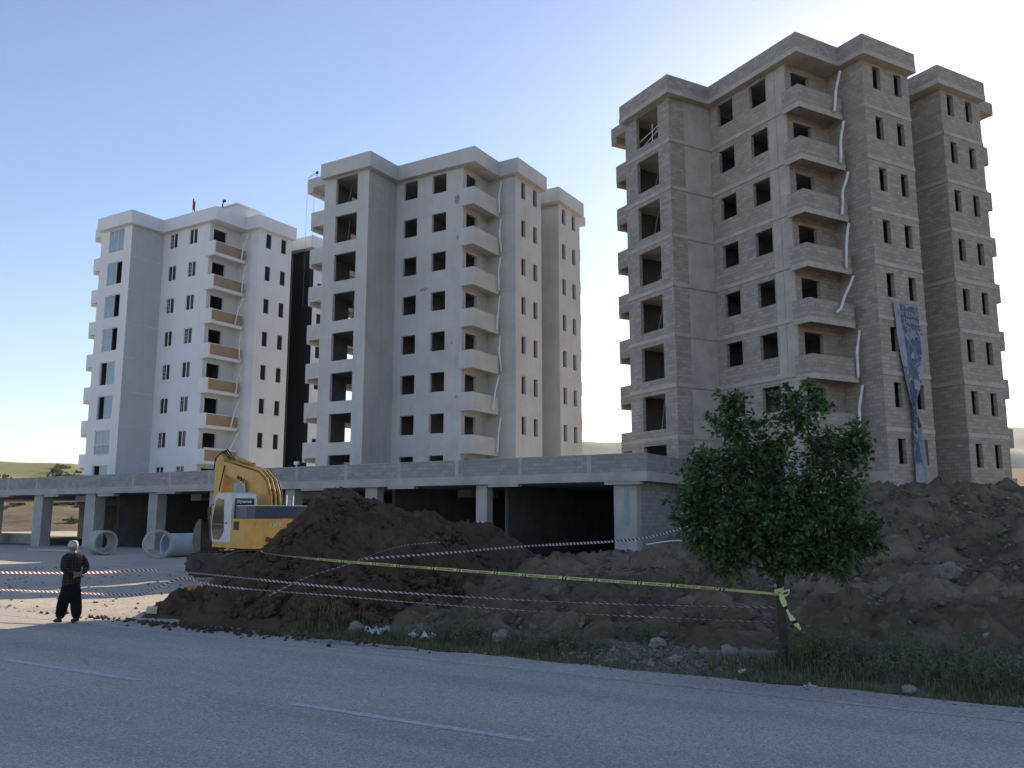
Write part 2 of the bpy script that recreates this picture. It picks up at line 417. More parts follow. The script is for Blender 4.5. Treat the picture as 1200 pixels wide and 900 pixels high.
rd = MB()
rx = [-400, -200, -120, -80] + [-60 + i*.35 for i in range(200)] + [12, 20, 40, 80, 160, 400]
def road_edge(x): return 12.42 + .16*fb(x*.7, 5.1) + .10*fb(x*2.6, 9.3)
for a, b in zip(rx, rx[1:]):
    rd.face([(a, -2.2, 0), (b, -2.2, 0), (b, 11.85, 0), (a, 11.85, 0)])
    rd.face([(a, 11.85, 0), (b, 11.85, 0), (b, road_edge(b), -.012), (a, road_edge(a), -.012)])
structure(rd.build('road', M['asphalt']))
mk = MB(); x = -9999
xx = -47.0
def paint_quad(mb, x0, x1, y0, hw, m=0):
    n = max(2, int((x1-x0)/.25))
    for i in range(n):
        a = x0+(x1-x0)*i/n; b = x0+(x1-x0)*(i+1)/n
        ja = .012*fb(a*5, y0, 1); jb = .012*fb(b*5, y0, 1)
        mb.face([(a, y0-hw+ja, .004), (b, y0-hw+jb, .004), (b, y0+hw+jb, .004), (a, y0+hw-ja, .004)], m)
# centre dashes measured along the road: 3.4 m long, 6.35 m apart
for k in range(-6, 4):
    o = MB(); x0 = -14.27 + k*6.38
    paint_quad(o, x0, x0+3.38, 7.98, .065); structure(o.build('lane_marking', M['paint']))
o = MB(); paint_quad(o, -60, 12, 11.5, .05); structure(o.build('edge_line', M['paint_worn']))
o = MB()
rn = random.Random(3)
for cx, cy, sx_, sy_ in ((-11.1, 12.15, .9, .16), (-9.7, 12.2, .5, .12), (-4.6, 5.5, .9, .5)):
    pts = []
    for i in range(22):
        a = 2*PI*i/22; q = 1+.35*fb(cos(a)*1.5+cx, sin(a)*1.5)
        pts.append((cx+sx_*q*cos(a), cy+sy_*q*sin(a), .003))
    o.face(pts)
M['patch'] = mat('dark_road_patch', (.22,.21,.20), (.30,.285,.27), 6, bump=.004, bscale=60)
structure(o.build('road_patch', M['patch']))

# grassy hill far left, seen over the podium roof, and hazy hills behind
def hill_mesh(name, m, az0, az1, r0, r1, na, nr, zf):
    h = MB()
    F = Vector((-.515, .857)); Rt = Vector((.857, .515))
    for i in range(na+1):
        az = R(az0+(az1-az0)*i/na)
        for j in range(nr+1):
            q = j/nr; r_ = r0+(r1-r0)*q
            p = (F*cos(az)+Rt*sin(az))*r_
            h.v.append((p.x, p.y, zf(math.degrees(az), q, p.x, p.y)))
    for i in range(na):
        for j in range(nr):
            a = i*(nr+1)+j
            h.f.append((a, a+nr+1, a+nr+2, a+1)); h.uv.append([(0,0)]*4); h.mi.append(0)
    return structure(h.build(name, m, smooth=True))
def left_hill(az, q, x, y):
    crest = 18.8 + 1.2*fb(az*.11, 2.2) - 3.0*smooth01(-27.5, -24.5, az)
    e = smooth01(-62, -50, az)*(1-smooth01(-17, -8, az))
    return -1.0 + (crest+1.0)*smooth01(.06, .88, q)*(.35+.65*e) + 1.3*fb(x*.02, y*.02)*smooth01(0, .3, q)
hill_mesh('grassy_hill', M['hill'], -64, -6, 118, 340, 120, 40, left_hill)
def far_hill(az, q, x, y):
    crest = 132 + 14*fb(az*.16, 7.7) + 22*smooth01(20, 31, az)
    crest *= .12+.88*smooth01(-14, -5, az)
    return -4 + (crest+4)*smooth01(0, .9, q) + 18*fb(x*.003, y*.003)*smooth01(0, .4, q)
hill_mesh('distant_hills', M['farhill'], -70, 62, 900, 1750, 160, 24, far_hill)
sb = MB(); rn = random.Random(11)
for k in range(44):
    az = R(rn.uniform(-34, -24)); r_ = rn.uniform(165, 250)
    if rn.random() < .8: az = R(rn.uniform(-28.2, -25.0)); r_ = rn.uniform(190, 270)
    p = Vector((-.515,.857))*cos(az)*r_ + Vector((.857,.515))*sin(az)*r_
    z0 = left_hill(math.degrees(az), (r_-118)/222, p.x, p.y)
    s_ = rn.uniform(.5, 1.5)
    for q in range(26):
        d = Vector((rn.gauss(0,1), rn.gauss(0,1), abs(rn.gauss(0,.7)))); c0 = Vector((p.x, p.y, z0)) + d*s_*.6
        u_ = Vector((rn.gauss(0,1), rn.gauss(0,1), rn.gauss(0,1))).normalized()*s_*.45; w_ = u_.orthogonal().normalized()*s_*.4
        sb.face([c0-u_, c0-w_, c0+u_, c0+w_])
structure(sb.build('hillside_scrub', M['scrub']), 'stuff')

# ------------------------------------------------------------------ apartment towers
HAZE = .00010
ST = 2.9            # storey height
FR = Vector
def wall_panel(mb, O, U, L, z0, z1, holes, th, N, m=0, mi=None, caps=()):
    """wall of thickness th with rectangular openings; outer face on O+U*s"""
    O = Vector((O[0], O[1], 0)); U = Vector((U[0], U[1], 0)); N = Vector((N[0], N[1], 0))
    mi = m if mi is None else mi
    ss = sorted({0.0, L, *[h[0] for h in holes], *[h[1] for h in holes]})
    zs = sorted({z0, z1, *[h[2] for h in holes], *[h[3] for h in holes]})
    P = lambda s_, z, d: O + U*s_ - N*d + Vector((0, 0, z))
    def solid(i, j):
        if i < 0 or j < 0 or i >= len(ss)-1 or j >= len(zs)-1: return None
        a = (ss[i]+ss[i+1])/2; b = (zs[j]+zs[j+1])/2
        return not any(h[0] < a < h[1] and h[2] < b < h[3] for h in holes)
    for i in range(len(ss)-1):
        for j in range(len(zs)-1):
            a, b, c, d = ss[i], ss[i+1], zs[j], zs[j+1]
            if solid(i, j):
                uv = [(a,c),(b,c),(b,d),(a,d)]
                mb.face([P(a,c,0),P(b,c,0),P(b,d,0),P(a,d,0)], m, uv)
                mb.face([P(a,c,th),P(a,d,th),P(b,d,th),P(b,c,th)], mi, [(a,c),(a,d),(b,d),(b,c)])
            else:
                if solid(i-1,j): mb.face([P(a,c,0),P(a,d,0),P(a,d,th),P(a,c,th)], m, [(0,c),(0,d),(th,d),(th,c)])
                if solid(i+1,j): mb.face([P(b,c,0),P(b,c,th),P(b,d,th),P(b,d,0)], m, [(0,c),(th,c),(th,d),(0,d)])
                if solid(i,j-1): mb.face([P(a,c,0),P(a,c,th),P(b,c,th),P(b,c,0)], m, [(a,0),(a,th),(b,th),(b,0)])
                if solid(i,j+1): mb.face([P(a,d,0),P(b,d,0),P(b,d,th),P(a,d,th)], m, [(a,0),(b,0),(b,th),(a,th)])
    for s_ in caps:
        mb.face([P(s_,z0,0),P(s_,z0,th),P(s_,z1,th),P(s_,z1,0)], m, [(0,z0),(th,z0),(th,z1),(0,z1)])
def off_poly(poly, d):
    """offset an axis-aligned counter-clockwise polygon outwards by d"""
    n = len(poly); out = []
    for i in range(n):
        p0, p1, p2 = poly[i-1], poly[i], poly[(i+1) % n]
        def nrm(a, b):
            dx, dy = b[0]-a[0], b[1]-a[1]; l = math.hypot(dx, dy); return (dy/l, -dx/l)
        a, b = nrm(p0, p1), nrm(p1, p2)
        out.append((p1[0]+d*(a[0]+b[0]), p1[1]+d*(a[1]+b[1])))
    return out

def rock(mb, c, s_, rn_, sub=1, flat=.75, m=0):
    t_ = (1+5**.5)/2
    V = [Vector(p).normalized() for p in ((-1,t_,0),(1,t_,0),(-1,-t_,0),(1,-t_,0),(0,-1,t_),(0,1,t_),(0,-1,-t_),(0,1,-t_),(t_,0,-1),(t_,0,1),(-t_,0,-1),(-t_,0,1))]
    Fc = [(0,11,5),(0,5,1),(0,1,7),(0,7,10),(0,10,11),(1,5,9),(5,11,4),(11,10,2),(10,7,6),(7,1,8),(3,9,4),(3,4,2),(3,2,6),(3,6,8),(3,8,9),(4,9,5),(2,4,11),(6,2,10),(8,6,7),(9,8,1)]
    for _ in range(sub):
        mid = {}; F2 = []
        def gm(a, b_):
            k_ = (min(a,b_), max(a,b_))
            if k_ not in mid: V.append(((V[a]+V[b_])/2).normalized()); mid[k_] = len(V)-1
            return mid[k_]
        for a, b_, c_ in Fc:
            x_, y_, z_ = gm(a,b_), gm(b_,c_), gm(c_,a)
            F2 += [(a,x_,z_),(b_,y_,x_),(c_,z_,y_),(x_,y_,z_)]
        Fc = F2
    rot = Matrix.Rotation(rn_.uniform(0,6.28), 3, 'Z') @ Matrix.Rotation(rn_.uniform(-.5,.5), 3, 'X')
    sc = Vector((rn_.uniform(.75,1.25), rn_.uniform(.75,1.25), flat*rn_.uniform(.8,1.2))); sd = rn_.uniform(0,99)
    base = len(mb.v)
    for v_ in V:
        q = 1+.42*noise.noise(v_*1.6+Vector((sd,0,0)))+.18*noise.noise(v_*4+Vector((sd,5,0)))
        p = rot @ Vector((v_.x*sc.x, v_.y*sc.y, v_.z*sc.z))*q*s_
        mb.v.append((c[0]+p.x, c[1]+p.y, c[2]+p.z))
    for f in Fc: mb.f.append(tuple(base+i for i in f)); mb.uv.append([(0,0)]*3); mb.mi.append(m)
XL, VB = -11.5, 16.6
PLAN = [(XL,-2.67),(-7.26,-2.67),(-7.26,.457),(-1.25,.457),(-1.25,3.69),(1.14,3.69),(1.14,7.5),(-1.6,7.5),(-1.6,10.35),(1.14,10.35),(1.14,14.05),(-1.6,14.05),(-1.6,VB),(XL,VB)]
CORN = [(XL-.02,-3.125),(-6.803,-3.125),(-6.803,0),(0,0),(0,3.233),(1.6,3.233),(1.6,7.6),(-1.2,7.6),(-1.2,9.66),(1.54,9.66),(1.54,14.09),(-1.2,14.09),(-1.2,VB+.4),(XL-.02,VB+.4)]
H8 = [i*ST for i in range(8)]
def tower(kind, loc, rz, label, z_base, corner_hose=True):
    root = empty('apartment_tower', loc, rz)
    tag(root, label, 'apartment building', 'apartment towers under construction')
    if kind == 'C': mw = [M['block'], M['inside_shade'], M['block']]; mc = M['block']; msl = M['concrete']; mbal = M['concrete']
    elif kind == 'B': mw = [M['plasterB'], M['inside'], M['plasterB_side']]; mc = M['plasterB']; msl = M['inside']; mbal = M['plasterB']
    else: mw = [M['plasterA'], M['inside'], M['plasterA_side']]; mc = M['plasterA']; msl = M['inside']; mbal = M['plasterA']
    ZT = 26.92; Z0 = z_base
    wa = [(-6.545,-5.294),(-3.986+.03,-2.707)]
    if kind == 'A': wa = [(-6.395,-5.39),(-3.83,-2.81)]
    hd, sl = 26.73, 25.36
    big = (24.78, 26.80)
    wb = MB(); th = .22
    ok = lambda z: z > Z0+.3
    def clip(hs): return [(a, b, max(c, Z0+.05), d) for a, b, c, d in hs if d > Z0+.4]
    # wing front face
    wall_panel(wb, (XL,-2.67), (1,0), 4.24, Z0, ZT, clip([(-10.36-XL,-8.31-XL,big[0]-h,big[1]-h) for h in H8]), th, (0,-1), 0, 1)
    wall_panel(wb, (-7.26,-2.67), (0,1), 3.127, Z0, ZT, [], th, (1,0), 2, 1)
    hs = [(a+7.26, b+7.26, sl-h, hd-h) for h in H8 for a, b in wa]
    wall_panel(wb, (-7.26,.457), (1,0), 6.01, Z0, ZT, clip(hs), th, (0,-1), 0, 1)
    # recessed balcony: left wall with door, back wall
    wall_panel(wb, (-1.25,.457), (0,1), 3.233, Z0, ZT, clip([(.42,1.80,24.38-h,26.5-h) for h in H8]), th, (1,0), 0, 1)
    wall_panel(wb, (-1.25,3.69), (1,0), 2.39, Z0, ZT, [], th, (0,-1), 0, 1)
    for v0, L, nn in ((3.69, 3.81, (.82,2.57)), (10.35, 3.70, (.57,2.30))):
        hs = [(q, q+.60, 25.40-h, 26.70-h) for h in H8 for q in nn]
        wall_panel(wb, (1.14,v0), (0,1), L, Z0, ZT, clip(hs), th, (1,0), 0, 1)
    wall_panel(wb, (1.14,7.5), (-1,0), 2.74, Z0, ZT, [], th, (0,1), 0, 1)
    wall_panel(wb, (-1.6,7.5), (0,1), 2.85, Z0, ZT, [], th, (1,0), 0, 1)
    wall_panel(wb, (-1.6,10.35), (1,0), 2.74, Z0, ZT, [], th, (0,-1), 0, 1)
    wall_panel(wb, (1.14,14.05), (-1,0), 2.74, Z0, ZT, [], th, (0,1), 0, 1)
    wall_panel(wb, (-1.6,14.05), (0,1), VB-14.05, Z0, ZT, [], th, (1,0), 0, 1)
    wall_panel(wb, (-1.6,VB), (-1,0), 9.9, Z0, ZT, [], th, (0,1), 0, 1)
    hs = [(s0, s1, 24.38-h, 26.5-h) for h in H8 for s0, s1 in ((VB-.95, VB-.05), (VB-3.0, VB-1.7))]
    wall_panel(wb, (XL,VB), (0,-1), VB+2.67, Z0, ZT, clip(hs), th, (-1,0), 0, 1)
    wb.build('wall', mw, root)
    # interior partitions keep the rooms dark
    pb = MB()
    pb.box(-11.2, -7.5, 3.2, 3.35, Z0, ZT-.3, 0)
    pb.box(-7.42, -7.30, .75, 3.1, Z0, ZT-.3, 0)
    pb.box(-7.2, -1.55, 4.3, 4.45, Z0, ZT-.3, 0)
    pb.box(-4.9, -4.78, .72, 4.2, Z0, ZT-.3, 0)
    pb.box(-1.5, .86, 5.85, 5.97, Z0, ZT-.3, 0)
    pb.box(-1.75, -1.62, 3.95, 13.7, Z0, ZT-.3, 0)
    pb.box(-1.5, .86, 12.1, 12.2, Z0, ZT-.3, 0)
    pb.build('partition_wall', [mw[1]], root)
    # floor slabs
    ip = off_poly(PLAN, -.11)
    sm = MB(); sm.prism(ip, 24.08, 24.34)
    s0 = sm.build('floor_slab', [msl], root)
    for h in H8[1:]:
        if 24.08-h > Z0: inst(s0, root, (0,0,-h))
    # cornice
    cb = MB(); cb.prism(CORN, 26.88, 28.0 if kind != 'C' else 27.17, 0); cb.build('cornice', [mc if kind != 'C' else M['concrete']], root)
    if kind == 'C':
        cb = MB(); cb.prism(off_poly(CORN, -.02), 27.17, 28.0, 0); cb.build('roof_parapet', [M['block']], root)
    # canopy over the side balconies
    cb = MB(); cb.box(-13.85 if kind != 'A' else -13.45, XL-.004, -2.05, 3.4, 26.97, 27.70); cb.box(-13.84 if kind != 'A' else -13.44, -13.3, -2.04, 3.39, 26.55, 26.968); cb.box(-1.59, .5, 14.096, 16.5, 26.97, 27.74); cb.build('canopy', [mbal if kind!='C' else M['block']], root)
    # balconies: corner, left side, right rear
    def corner_balcony():
        b = MB()
        if kind == 'A':
            b.box(-1.25, -.12, .10, .22, 23.85, 25.10); b.box(-.24, -.12, .222, 3.42, 23.85, 24.12); b.box(-.24, -.14, .222, 3.42, 25.02, 25.08)
        else:
            b.box(-1.25, -.12, .10, .22, 23.85, 25.10, 0); b.box(-.24, -.12, .222, 3.42, 23.85, 25.10, 0)
        b.box(-1.245, -.242, .224, 3.685, 24.06, 24.30, 0)
        return b
    o = corner_balcony().build('balcony', [mbal if kind != 'C' else M['block']], root)
    if kind == 'C':
        e = MB(); e.box(-1.24, -.105, .085, .098, 23.83, 24.12); e.box(-.118, -.105, .1, 3.42, 23.83, 24.12); e.build('slab_edge', [M['concrete']], o)
    if kind == 'A':
        e = MB(); e.box(-.20, -.125, .224, 3.42, 24.125, 25.015); e.build('balcony_panel', [M['brown_panel']], o)
    for h in H8[1:]:
        if 25.0-h > Z0: inst(o, root, (0,0,-h))
    b = MB(); b.box(-13.45, XL-.004, -2.0, -1.88, 23.83, 24.97); b.box(-13.45, -13.33, -1.878, 3.0, 23.83, 24.97); b.box(-13.45, XL-.004, 3.002, 3.12, 23.83, 24.97); b.box(-13.32, XL-.004, -1.87, 2.99, 24.0, 24.2); b.box(-13.44, -13.24, -1.99, 3.11, 23.55, 23.828)
    o = b.build('balcony', [mbal if kind != 'C' else M['block']], root)
    for h in H8[1:]:
        if 25.0-h > Z0: inst(o, root, (0,0,-h))
    b = MB(); b.box(-1.59, .08, 14.06, 16.3, 23.83, 24.97)
    o = b.build('balcony', [mbal if kind != 'C' else M['block']], root)
    for h in H8[1:]:
        if 25.0-h > Z0: inst(o, root, (0,0,-h))
    # white flexible drain hoses hanging beside the corner balconies
    rn = random.Random({'A':1,'B':2,'C':3}[kind])
    for i, h in enumerate(H8[:7]):
        e = rn.uniform(-.9, .15) if kind != 'C' else (-.7,-.5,-.75,-.45,-1.5,-.4,-.5)[i]
        v0 = 3.42 + rn.uniform(-.15, .18)
        if kind != 'C' and rn.random() < .4: e -= .5
        p = [(.0, v0, 26.6-h), (.02, v0-.12+e*.12, 26.1-h), (.05, v0-.25+e*.35+rn.uniform(-.1,.1), 25.4-h), (.06, v0-.12+e*.7, 24.7-h), (.04, v0+e, 24.05-h+max(0,-e-.8)*.6)]
        ex = []
        for k in range(len(p)-1):
            for q in range(4):
                t_ = q/4; ex.append(tuple(p[k][c]*(1-t_)+p[k+1][c]*t_ for c in range(3)))
        ex.append(p[-1])
        sm2 = [ex[0]] + [tuple((ex[k-1][c]+2*ex[k][c]+ex[k+1][c])/4 for c in range(3)) for k in range(1, len(ex)-1)] + [ex[-1]]
        tb = MB(); tb.tube(sm2, .075 if kind == 'C' else .06, 8)
        tb.build('drain_hose', [M['hose']], root, smooth=True)
    if kind == 'C':
        # exposed concrete: slab-edge bands and columns standing a little proud of the blockwork
        PO = off_poly(PLAN, .035)
        for h in H8:
            z1 = 24.36-h; z0_ = z1-.22
            for i in (0,1,2,3,5,6,7,8,9):
                a, c = PO[i], PO[i+1]; b = MB()
                if i == 2: c = (-1.25, c[1])
                N_ = Vector((c[1]-a[1], -(c[0]-a[0]), 0)).normalized()
                q = [Vector((a[0],a[1],z0_)), Vector((c[0],c[1],z0_)), Vector((c[0],c[1],z1)), Vector((a[0],a[1],z1))]
                bk = [p - N_*.05 for p in q]
                L = (q[1]-q[0]).length
                b.face(q, 0, [(0,z0_),(L,z0_),(L,z1),(0,z1)])
                b.face([q[3],q[2],bk[2],bk[3]]); b.face([q[0],bk[0],bk[1],q[1]])
                b.face([q[1],bk[1],bk[2],q[2]]); b.face([q[0],q[3],bk[3],bk[0]])
                b.build('slab_band', [M['concrete']], root)
        for bx in ((-2.62,-2.06,.447,.56),(-2.02,-1.30,.442,.56),(-7.36,-7.248,-1.55,.44)):
            b = MB()
            for h in H8:
                b.box(*bx, max(Z0, 24.365-h), 26.975-h if h else 26.87)
            b.build('concrete_column', [M['concrete']], root)
        b = MB(); b.box(-1.2, 1.158, 3.672, 3.69, Z0, 4.75); b.box(1.1405, 1.158, 3.692, 7.5, Z0, 3.6); b.build('plinth', [M['concrete']], root)
        b = MB(); b.box(-1.58, 1.158, 10.332, 10.35, Z0, 4.4); b.build('plinth', [M['concrete']], root)
    if kind == 'C':
        b = MB(); b.tube([(-10.34,-2.40,24.82),(-8.33,-2.40,25.55)], .03, 6); b.tube([(-10.34,-2.42,25.35),(-8.33,-2.42,25.75)], .03, 6); b.tube([(-9.1,-2.44,24.6),(-9.1,-2.44,26.0)], .03, 6)
        b.build('guard_rail', [M['hose']], root)
    if kind in 'BC':
        rq = random.Random(31 if kind == 'B' else 32)
        for h in H8[:7]:
            if rq.random() < .6:
                b = MB(); x0_ = rq.uniform(-10.2,-9.2)
                for k in range(rq.randint(4,9)): 
                    rock(b, (x0_+rq.uniform(-.5,.6), -2.3+rq.uniform(-.1,.2), big[0]-h+rq.uniform(-.35,.12)), rq.uniform(.06,.16), rq, 0)
                b.build('debris_pile', [M['inside_shade']], root)
            if rq.random() < .5:
                b = MB(); x0_ = rq.uniform(-9.9,-8.8); b.tube([(x0_,-2.1,24.34-h),(x0_+rq.uniform(-.2,.3),-1.6,26.9-h)], .045, 6); b.build('formwork_prop', [M['steel']], root)
    if kind == 'B':
        rq = random.Random(4)
        for u_, z_, a_, c_ in ((-1.75,24.55,.24,.34),(-1.72,21.7,.10,.16),(-4.6,18.35,.40,.12),(-1.7,10.4,.10,.10),(-2.1,14.2,.08,.10)):
            b = MB(); pts = []
            for k in range(18):
                t_ = 2*PI*k/18; q = 1+.45*fb(cos(t_)*1.7+u_, sin(t_)*1.7+z_)
                pts.append((u_+a_*q*cos(t_), .454, z_+c_*q*sin(t_)))
            b.face(pts); b.build('damp_stain', [M['stain']], root)
        b = MB()
        for h in H8: b.box(-.9, 1.13, 3.675, 3.70, 24.1-h, 24.11-h)
        b.build('plaster_joint', [M['plasterB_side']], root)
    if kind == 'A':
        for h in H8[1:]:
            b = MB(); b.box(-7.258, -7.252, -2.64, .43, 27.0-h, 27.12-h); b.build('plaster_joint', [M['joint']], root)
        # double casement windows
        def casement(u0, u1, z0_, z1_, bars, dark=True):
            f = MB(); q = .06; y0, y1 = .50, .56
            f.box(u0, u0+q, y0, y1, z0_, z1_); f.box(u1-q, u1, y0, y1, z0_, z1_)
            f.box(u0+q, u1-q, y0, y1, z0_, z0_+q); f.box(u0+q, u1-q, y0, y1, z1_-q, z1_)
            c_ = (u0+u1)/2; f.box(c_-.05, c_+.05, y0, y1, z0_+q, z1_-q)
            if bars:
                for cx in ((u0+c_)/2,): f.box(cx-.012, cx+.012, y0+.012, y1-.012, z0_+q, z1_-q)
                for k in range(1, 4):
                    z_ = z0_+q+(z1_-z0_-2*q)*k/4; f.box(u0+q, c_-.05, y0+.014, y1-.014, z_-.012, z_+.012)
            o_ = f.build('window', [M['frame_white']], root)
            g_ = MB(); g_.box(u0+q*.5, u1-q*.5, y0+.022, y1-.022, z0_+q*.5, z1_-q*.5); g_.build('pane', [M['glass_dark']], o_)
            return o_
        for (a, b_) in wa:
            for i, h in enumerate(H8):
                casement(a+.003, b_-.003, sl-h+.003, hd-h-.003, (i+int(a)) % 2 == 0)
        # tall sliding windows of the front wing: pane coloured like reflected sky on one side, open dark gap on the other
        for i, h in enumerate(H8):
            u0, u1, z0_, z1_ = -10.355, -8.315, big[0]-h+.003, big[1]-h-.003
            f = MB(); q = .06; y0, y1 = -2.62, -2.54
            f.box(u0,u0+q,y0,y1,z0_,z1_); f.box(u1-q,u1,y0,y1,z0_,z1_); f.box(u0+q,u1-q,y0,y1,z0_,z0_+q); f.box(u0+q,u1-q,y0,y1,z1_-q,z1_)
            side = 0 if i in (0,1,2,3) else 1
            c_ = u0 + (u1-u0)*(.58 if side == 0 else .45)
            f.box(c_-.03,c_+.03,y0,y1,z0_+q,z1_-q)
            if side == 0: f.box((u0+c_)/2-.02,(u0+c_)/2+.02,y0+.01,y1-.01,z0_+q,z1_-q)
            o_ = f.build('window', [M['frame_white']], root)
            g_ = MB()
            if i in (0, 6): g_.box(u0+q,c_-.03,y0+.03,y1-.03,z0_+q,z1_-q); g_.box(c_+.03,u1-q,y0+.03,y1-.03,z0_+q,z1_-q)
            elif side == 0: g_.box(u0+q,c_-.03,y0+.03,y1-.03,z0_+q,z1_-q)
            else: g_.box(c_+.03,u1-q,y0+.03,y1-.03,z0_+q,z1_-q)
            g_.build('pane', [M['glass_sky_toned']], o_)
            if i == 6:
                r_ = MB()
                for k in range(12): r_.box(u0+.05+k*.17, u0+.075+k*.17, -2.70, -2.675, z0_-.05, z0_+.75)
                r_.box(u0, u1, -2.712, -2.66, z0_+.75, z0_+.80); r_.box(u0, u1, -2.712, -2.66, z0_-.08, z0_-.05)
                r_.build('railing', [M['frame_white']], root)
        for v0, nn in ((3.69, (.82,2.57)), (10.35, (.57,2.30))):
            for q in nn:
                for h in H8:
                    f = MB(); a, b_ = v0+q+.003, v0+q+.597; z0_, z1_ = 25.403-h, 26.697-h
                    f.box(1.02,1.06,a,a+.05,z0_,z1_); f.box(1.02,1.06,b_-.05,b_,z0_,z1_); f.box(1.02,1.06,a+.05,b_-.05,z0_,z0_+.05); f.box(1.02,1.06,a+.05,b_-.05,z1_-.05,z1_)
                    o_ = f.build('window', [M['frame_dark']], root)
                    g_ = MB(); g_.box(1.03,1.05,a+.05,b_-.05,z0_+.05,z1_-.05); g_.build('pane', [M['glass_side']], o_)
        b = MB()
        wall_panel(b, (-1.58,10.345), (1,0), 2.72, Z0, 26.86, [], .003, (0,-1))
        wall_panel(b, (1.14,7.505), (-1,0), 2.72, Z0, 26.86, [], .003, (0,1)); wall_panel(b, (-1.595,7.52), (0,1), 2.8, Z0, 26.86, [], .003, (1,0))
        b.build('cladding', [M['black_panel']], root)
        b = MB(); b.prism([(-2.7,2.1),(.0,2.1),(.0,4.9),(-2.7,4.9)], 28.0, 28.75); b.box(-2.9,.15,1.95,5.05,28.75,28.9); b.build('roof_hut', [M['plasterA']], root)
        b = MB(); b.box(-.23, -.13, .2, 3.42, 25.0-17.4, 25.2-17.4); b.build('balcony_rail', [M['frame_white']], root)
    return root
LA, LB, LC = (-56.33, 45.79, 0), (-31.37, 47.13, 0), (-8.70, 43.72, -.2)
tower('A', LA, 0, 'white painted apartment tower with brown balcony panels and black cladding, farthest left', 4.3)
tower('B', LB, 0, 'grey-white plastered apartment tower with empty window openings, between the other two', 4.3)
tower('C', LC, R(-29.9), 'bare concrete-block apartment tower with a torn blue banner hanging on it', 0.0)

# rooftop and hoist details
f_ = empty('flag', (LA[0]-4.36, LA[1]+1.0, 28.0)); tag(f_, 'small red flag on a pole on the white tower roof', 'flag')
b = MB(); b.tube([(0,0,0),(0,0,1.85)], .025, 6); b.build('flagpole', [M['steel']], f_)
b = MB()
for i in range(5):
    for j in range(3):
        P_ = lambda i_, j_: (.02+i_*.06, .05*sin(i_*1.3), 1.8-.32*j_-.07*i_)
        b.face([P_(i,j),P_(i+1,j),P_(i+1,j+1),P_(i,j+1)])
b.build('flag_cloth', [M['flag_red']], f_)
b = MB(); b.tube([(0,0,0),(0,0,.55),(.2,0,.8)], .05, 6); b.box(.05,.32,-.08,.08,.72,.9); o = b.build('roof_lamp', [M['dark_steel']], None, loc=(LA[0]-.5, LA[1]+1.0, 28.0)); tag(o, 'small dark lamp on a bent post at the white tower roof edge', 'lamp')
h_ = empty('rope_hoist', (LB[0]-13.4, LB[1]-1.9, 27.74)); tag(h_, 'small rope hoist on the top side canopy of the grey-white tower', 'hoist')
b = MB(); b.tube([(.3,0,0),(.3,0,.5)], .025, 6); b.tube([(.3,0,.45),(-.55,-.1,.08)], .02, 6); b.box(.23,.37,-.06,.06,.3,.5); b.build('hoist_arm', [M['dark_steel']], h_)
b = MB(); b.tube([(-.55,-.1,.08),(-.57,-.1,-10.0)], .011, 5); b.tube([(-.66,.75,-.1),(-.7,.75,-9.0)], .009, 5); b.build('hoist_rope', [M['rope']], h_)
b = MB(); b.tube([(0,0,0),(0,0,.45)], .06, 8); b.box(-.16,.16,-.1,.1,.4,.62); o = b.build('roof_vent', [M['hose']], None, loc=(-42.4, 42.2, 5.36)); tag(o, 'small pale vent post standing on the podium roof edge', 'vent')

# torn banner on the bare tower
bn = empty('hanging_banner', LC, R(-29.9)); tag(bn, 'torn blue and white advertising banner hanging twisted down the bare tower', 'banner')
Lp = [(4.77,13.34),(4.82,12.48),(4.87,11.67),(5.0,10.7),(5.08,9.9),(5.32,8.36),(5.5,7.62),(5.55,6.83),(5.47,5.52),(5.41,4.0)]
Rp = [(6.68,13.2),(6.73,12.42),(6.98,11.57),(7.08,10.62),(6.62,9.34),(6.14,8.42),(5.84,7.64),(6.03,6.86),(6.22,5.55),(6.5,4.0)]
def lerp_poly(P_, t_):
    q = t_*(len(P_)-1); i = min(int(q), len(P_)-2); q -= i
    return tuple(P_[i][c]*(1-q)+P_[i+1][c]*q for c in range(2))
def banner_pt(s_, t_):
    a, c = lerp_poly(Lp, t_), lerp_poly(Rp, t_)
    v_ = a[0]*(1-s_)+c[0]*s_; z_ = a[1]*(1-s_)+c[1]*s_
    narrow = 1-min(1, abs(c[0]-a[0])/2.0)
    d = .10+.05*fb(s_*2, t_*6, 1)+.10*narrow*sin(s_*9+t_*14)+.10*narrow + .10*t_*abs(sin(s_*5+t_*3))
    return Vector((1.14+max(.03, d), v_, z_+.2))
b = MB(); NS, NTT = 12, 60
for j in range(NTT):
    for i in range(NS):
        q = [(i/NS,j/NTT),((i+1)/NS,j/NTT),((i+1)/NS,(j+1)/NTT),(i/NS,(j+1)/NTT)]
        s_c = (i+.5)/NS; t_c = (j+.5)/NTT
        pale = (s_c < .26+.10*fb(t_c*7, 3) - .9*max(0, t_c-.36) and t_c < .44) or (.47 < t_c < .52 and s_c > .55) or (s_c > .82 and .2 < t_c < .45) or (.78 < t_c and s_c > .70) or t_c > .93
        b.face([banner_pt(*p) for p in q], 1 if pale else 0, [(p[0]*2, p[1]*9) for p in q])
b.build('banner_cloth', [M['banner'], M['banner_pale']], bn, smooth=True)
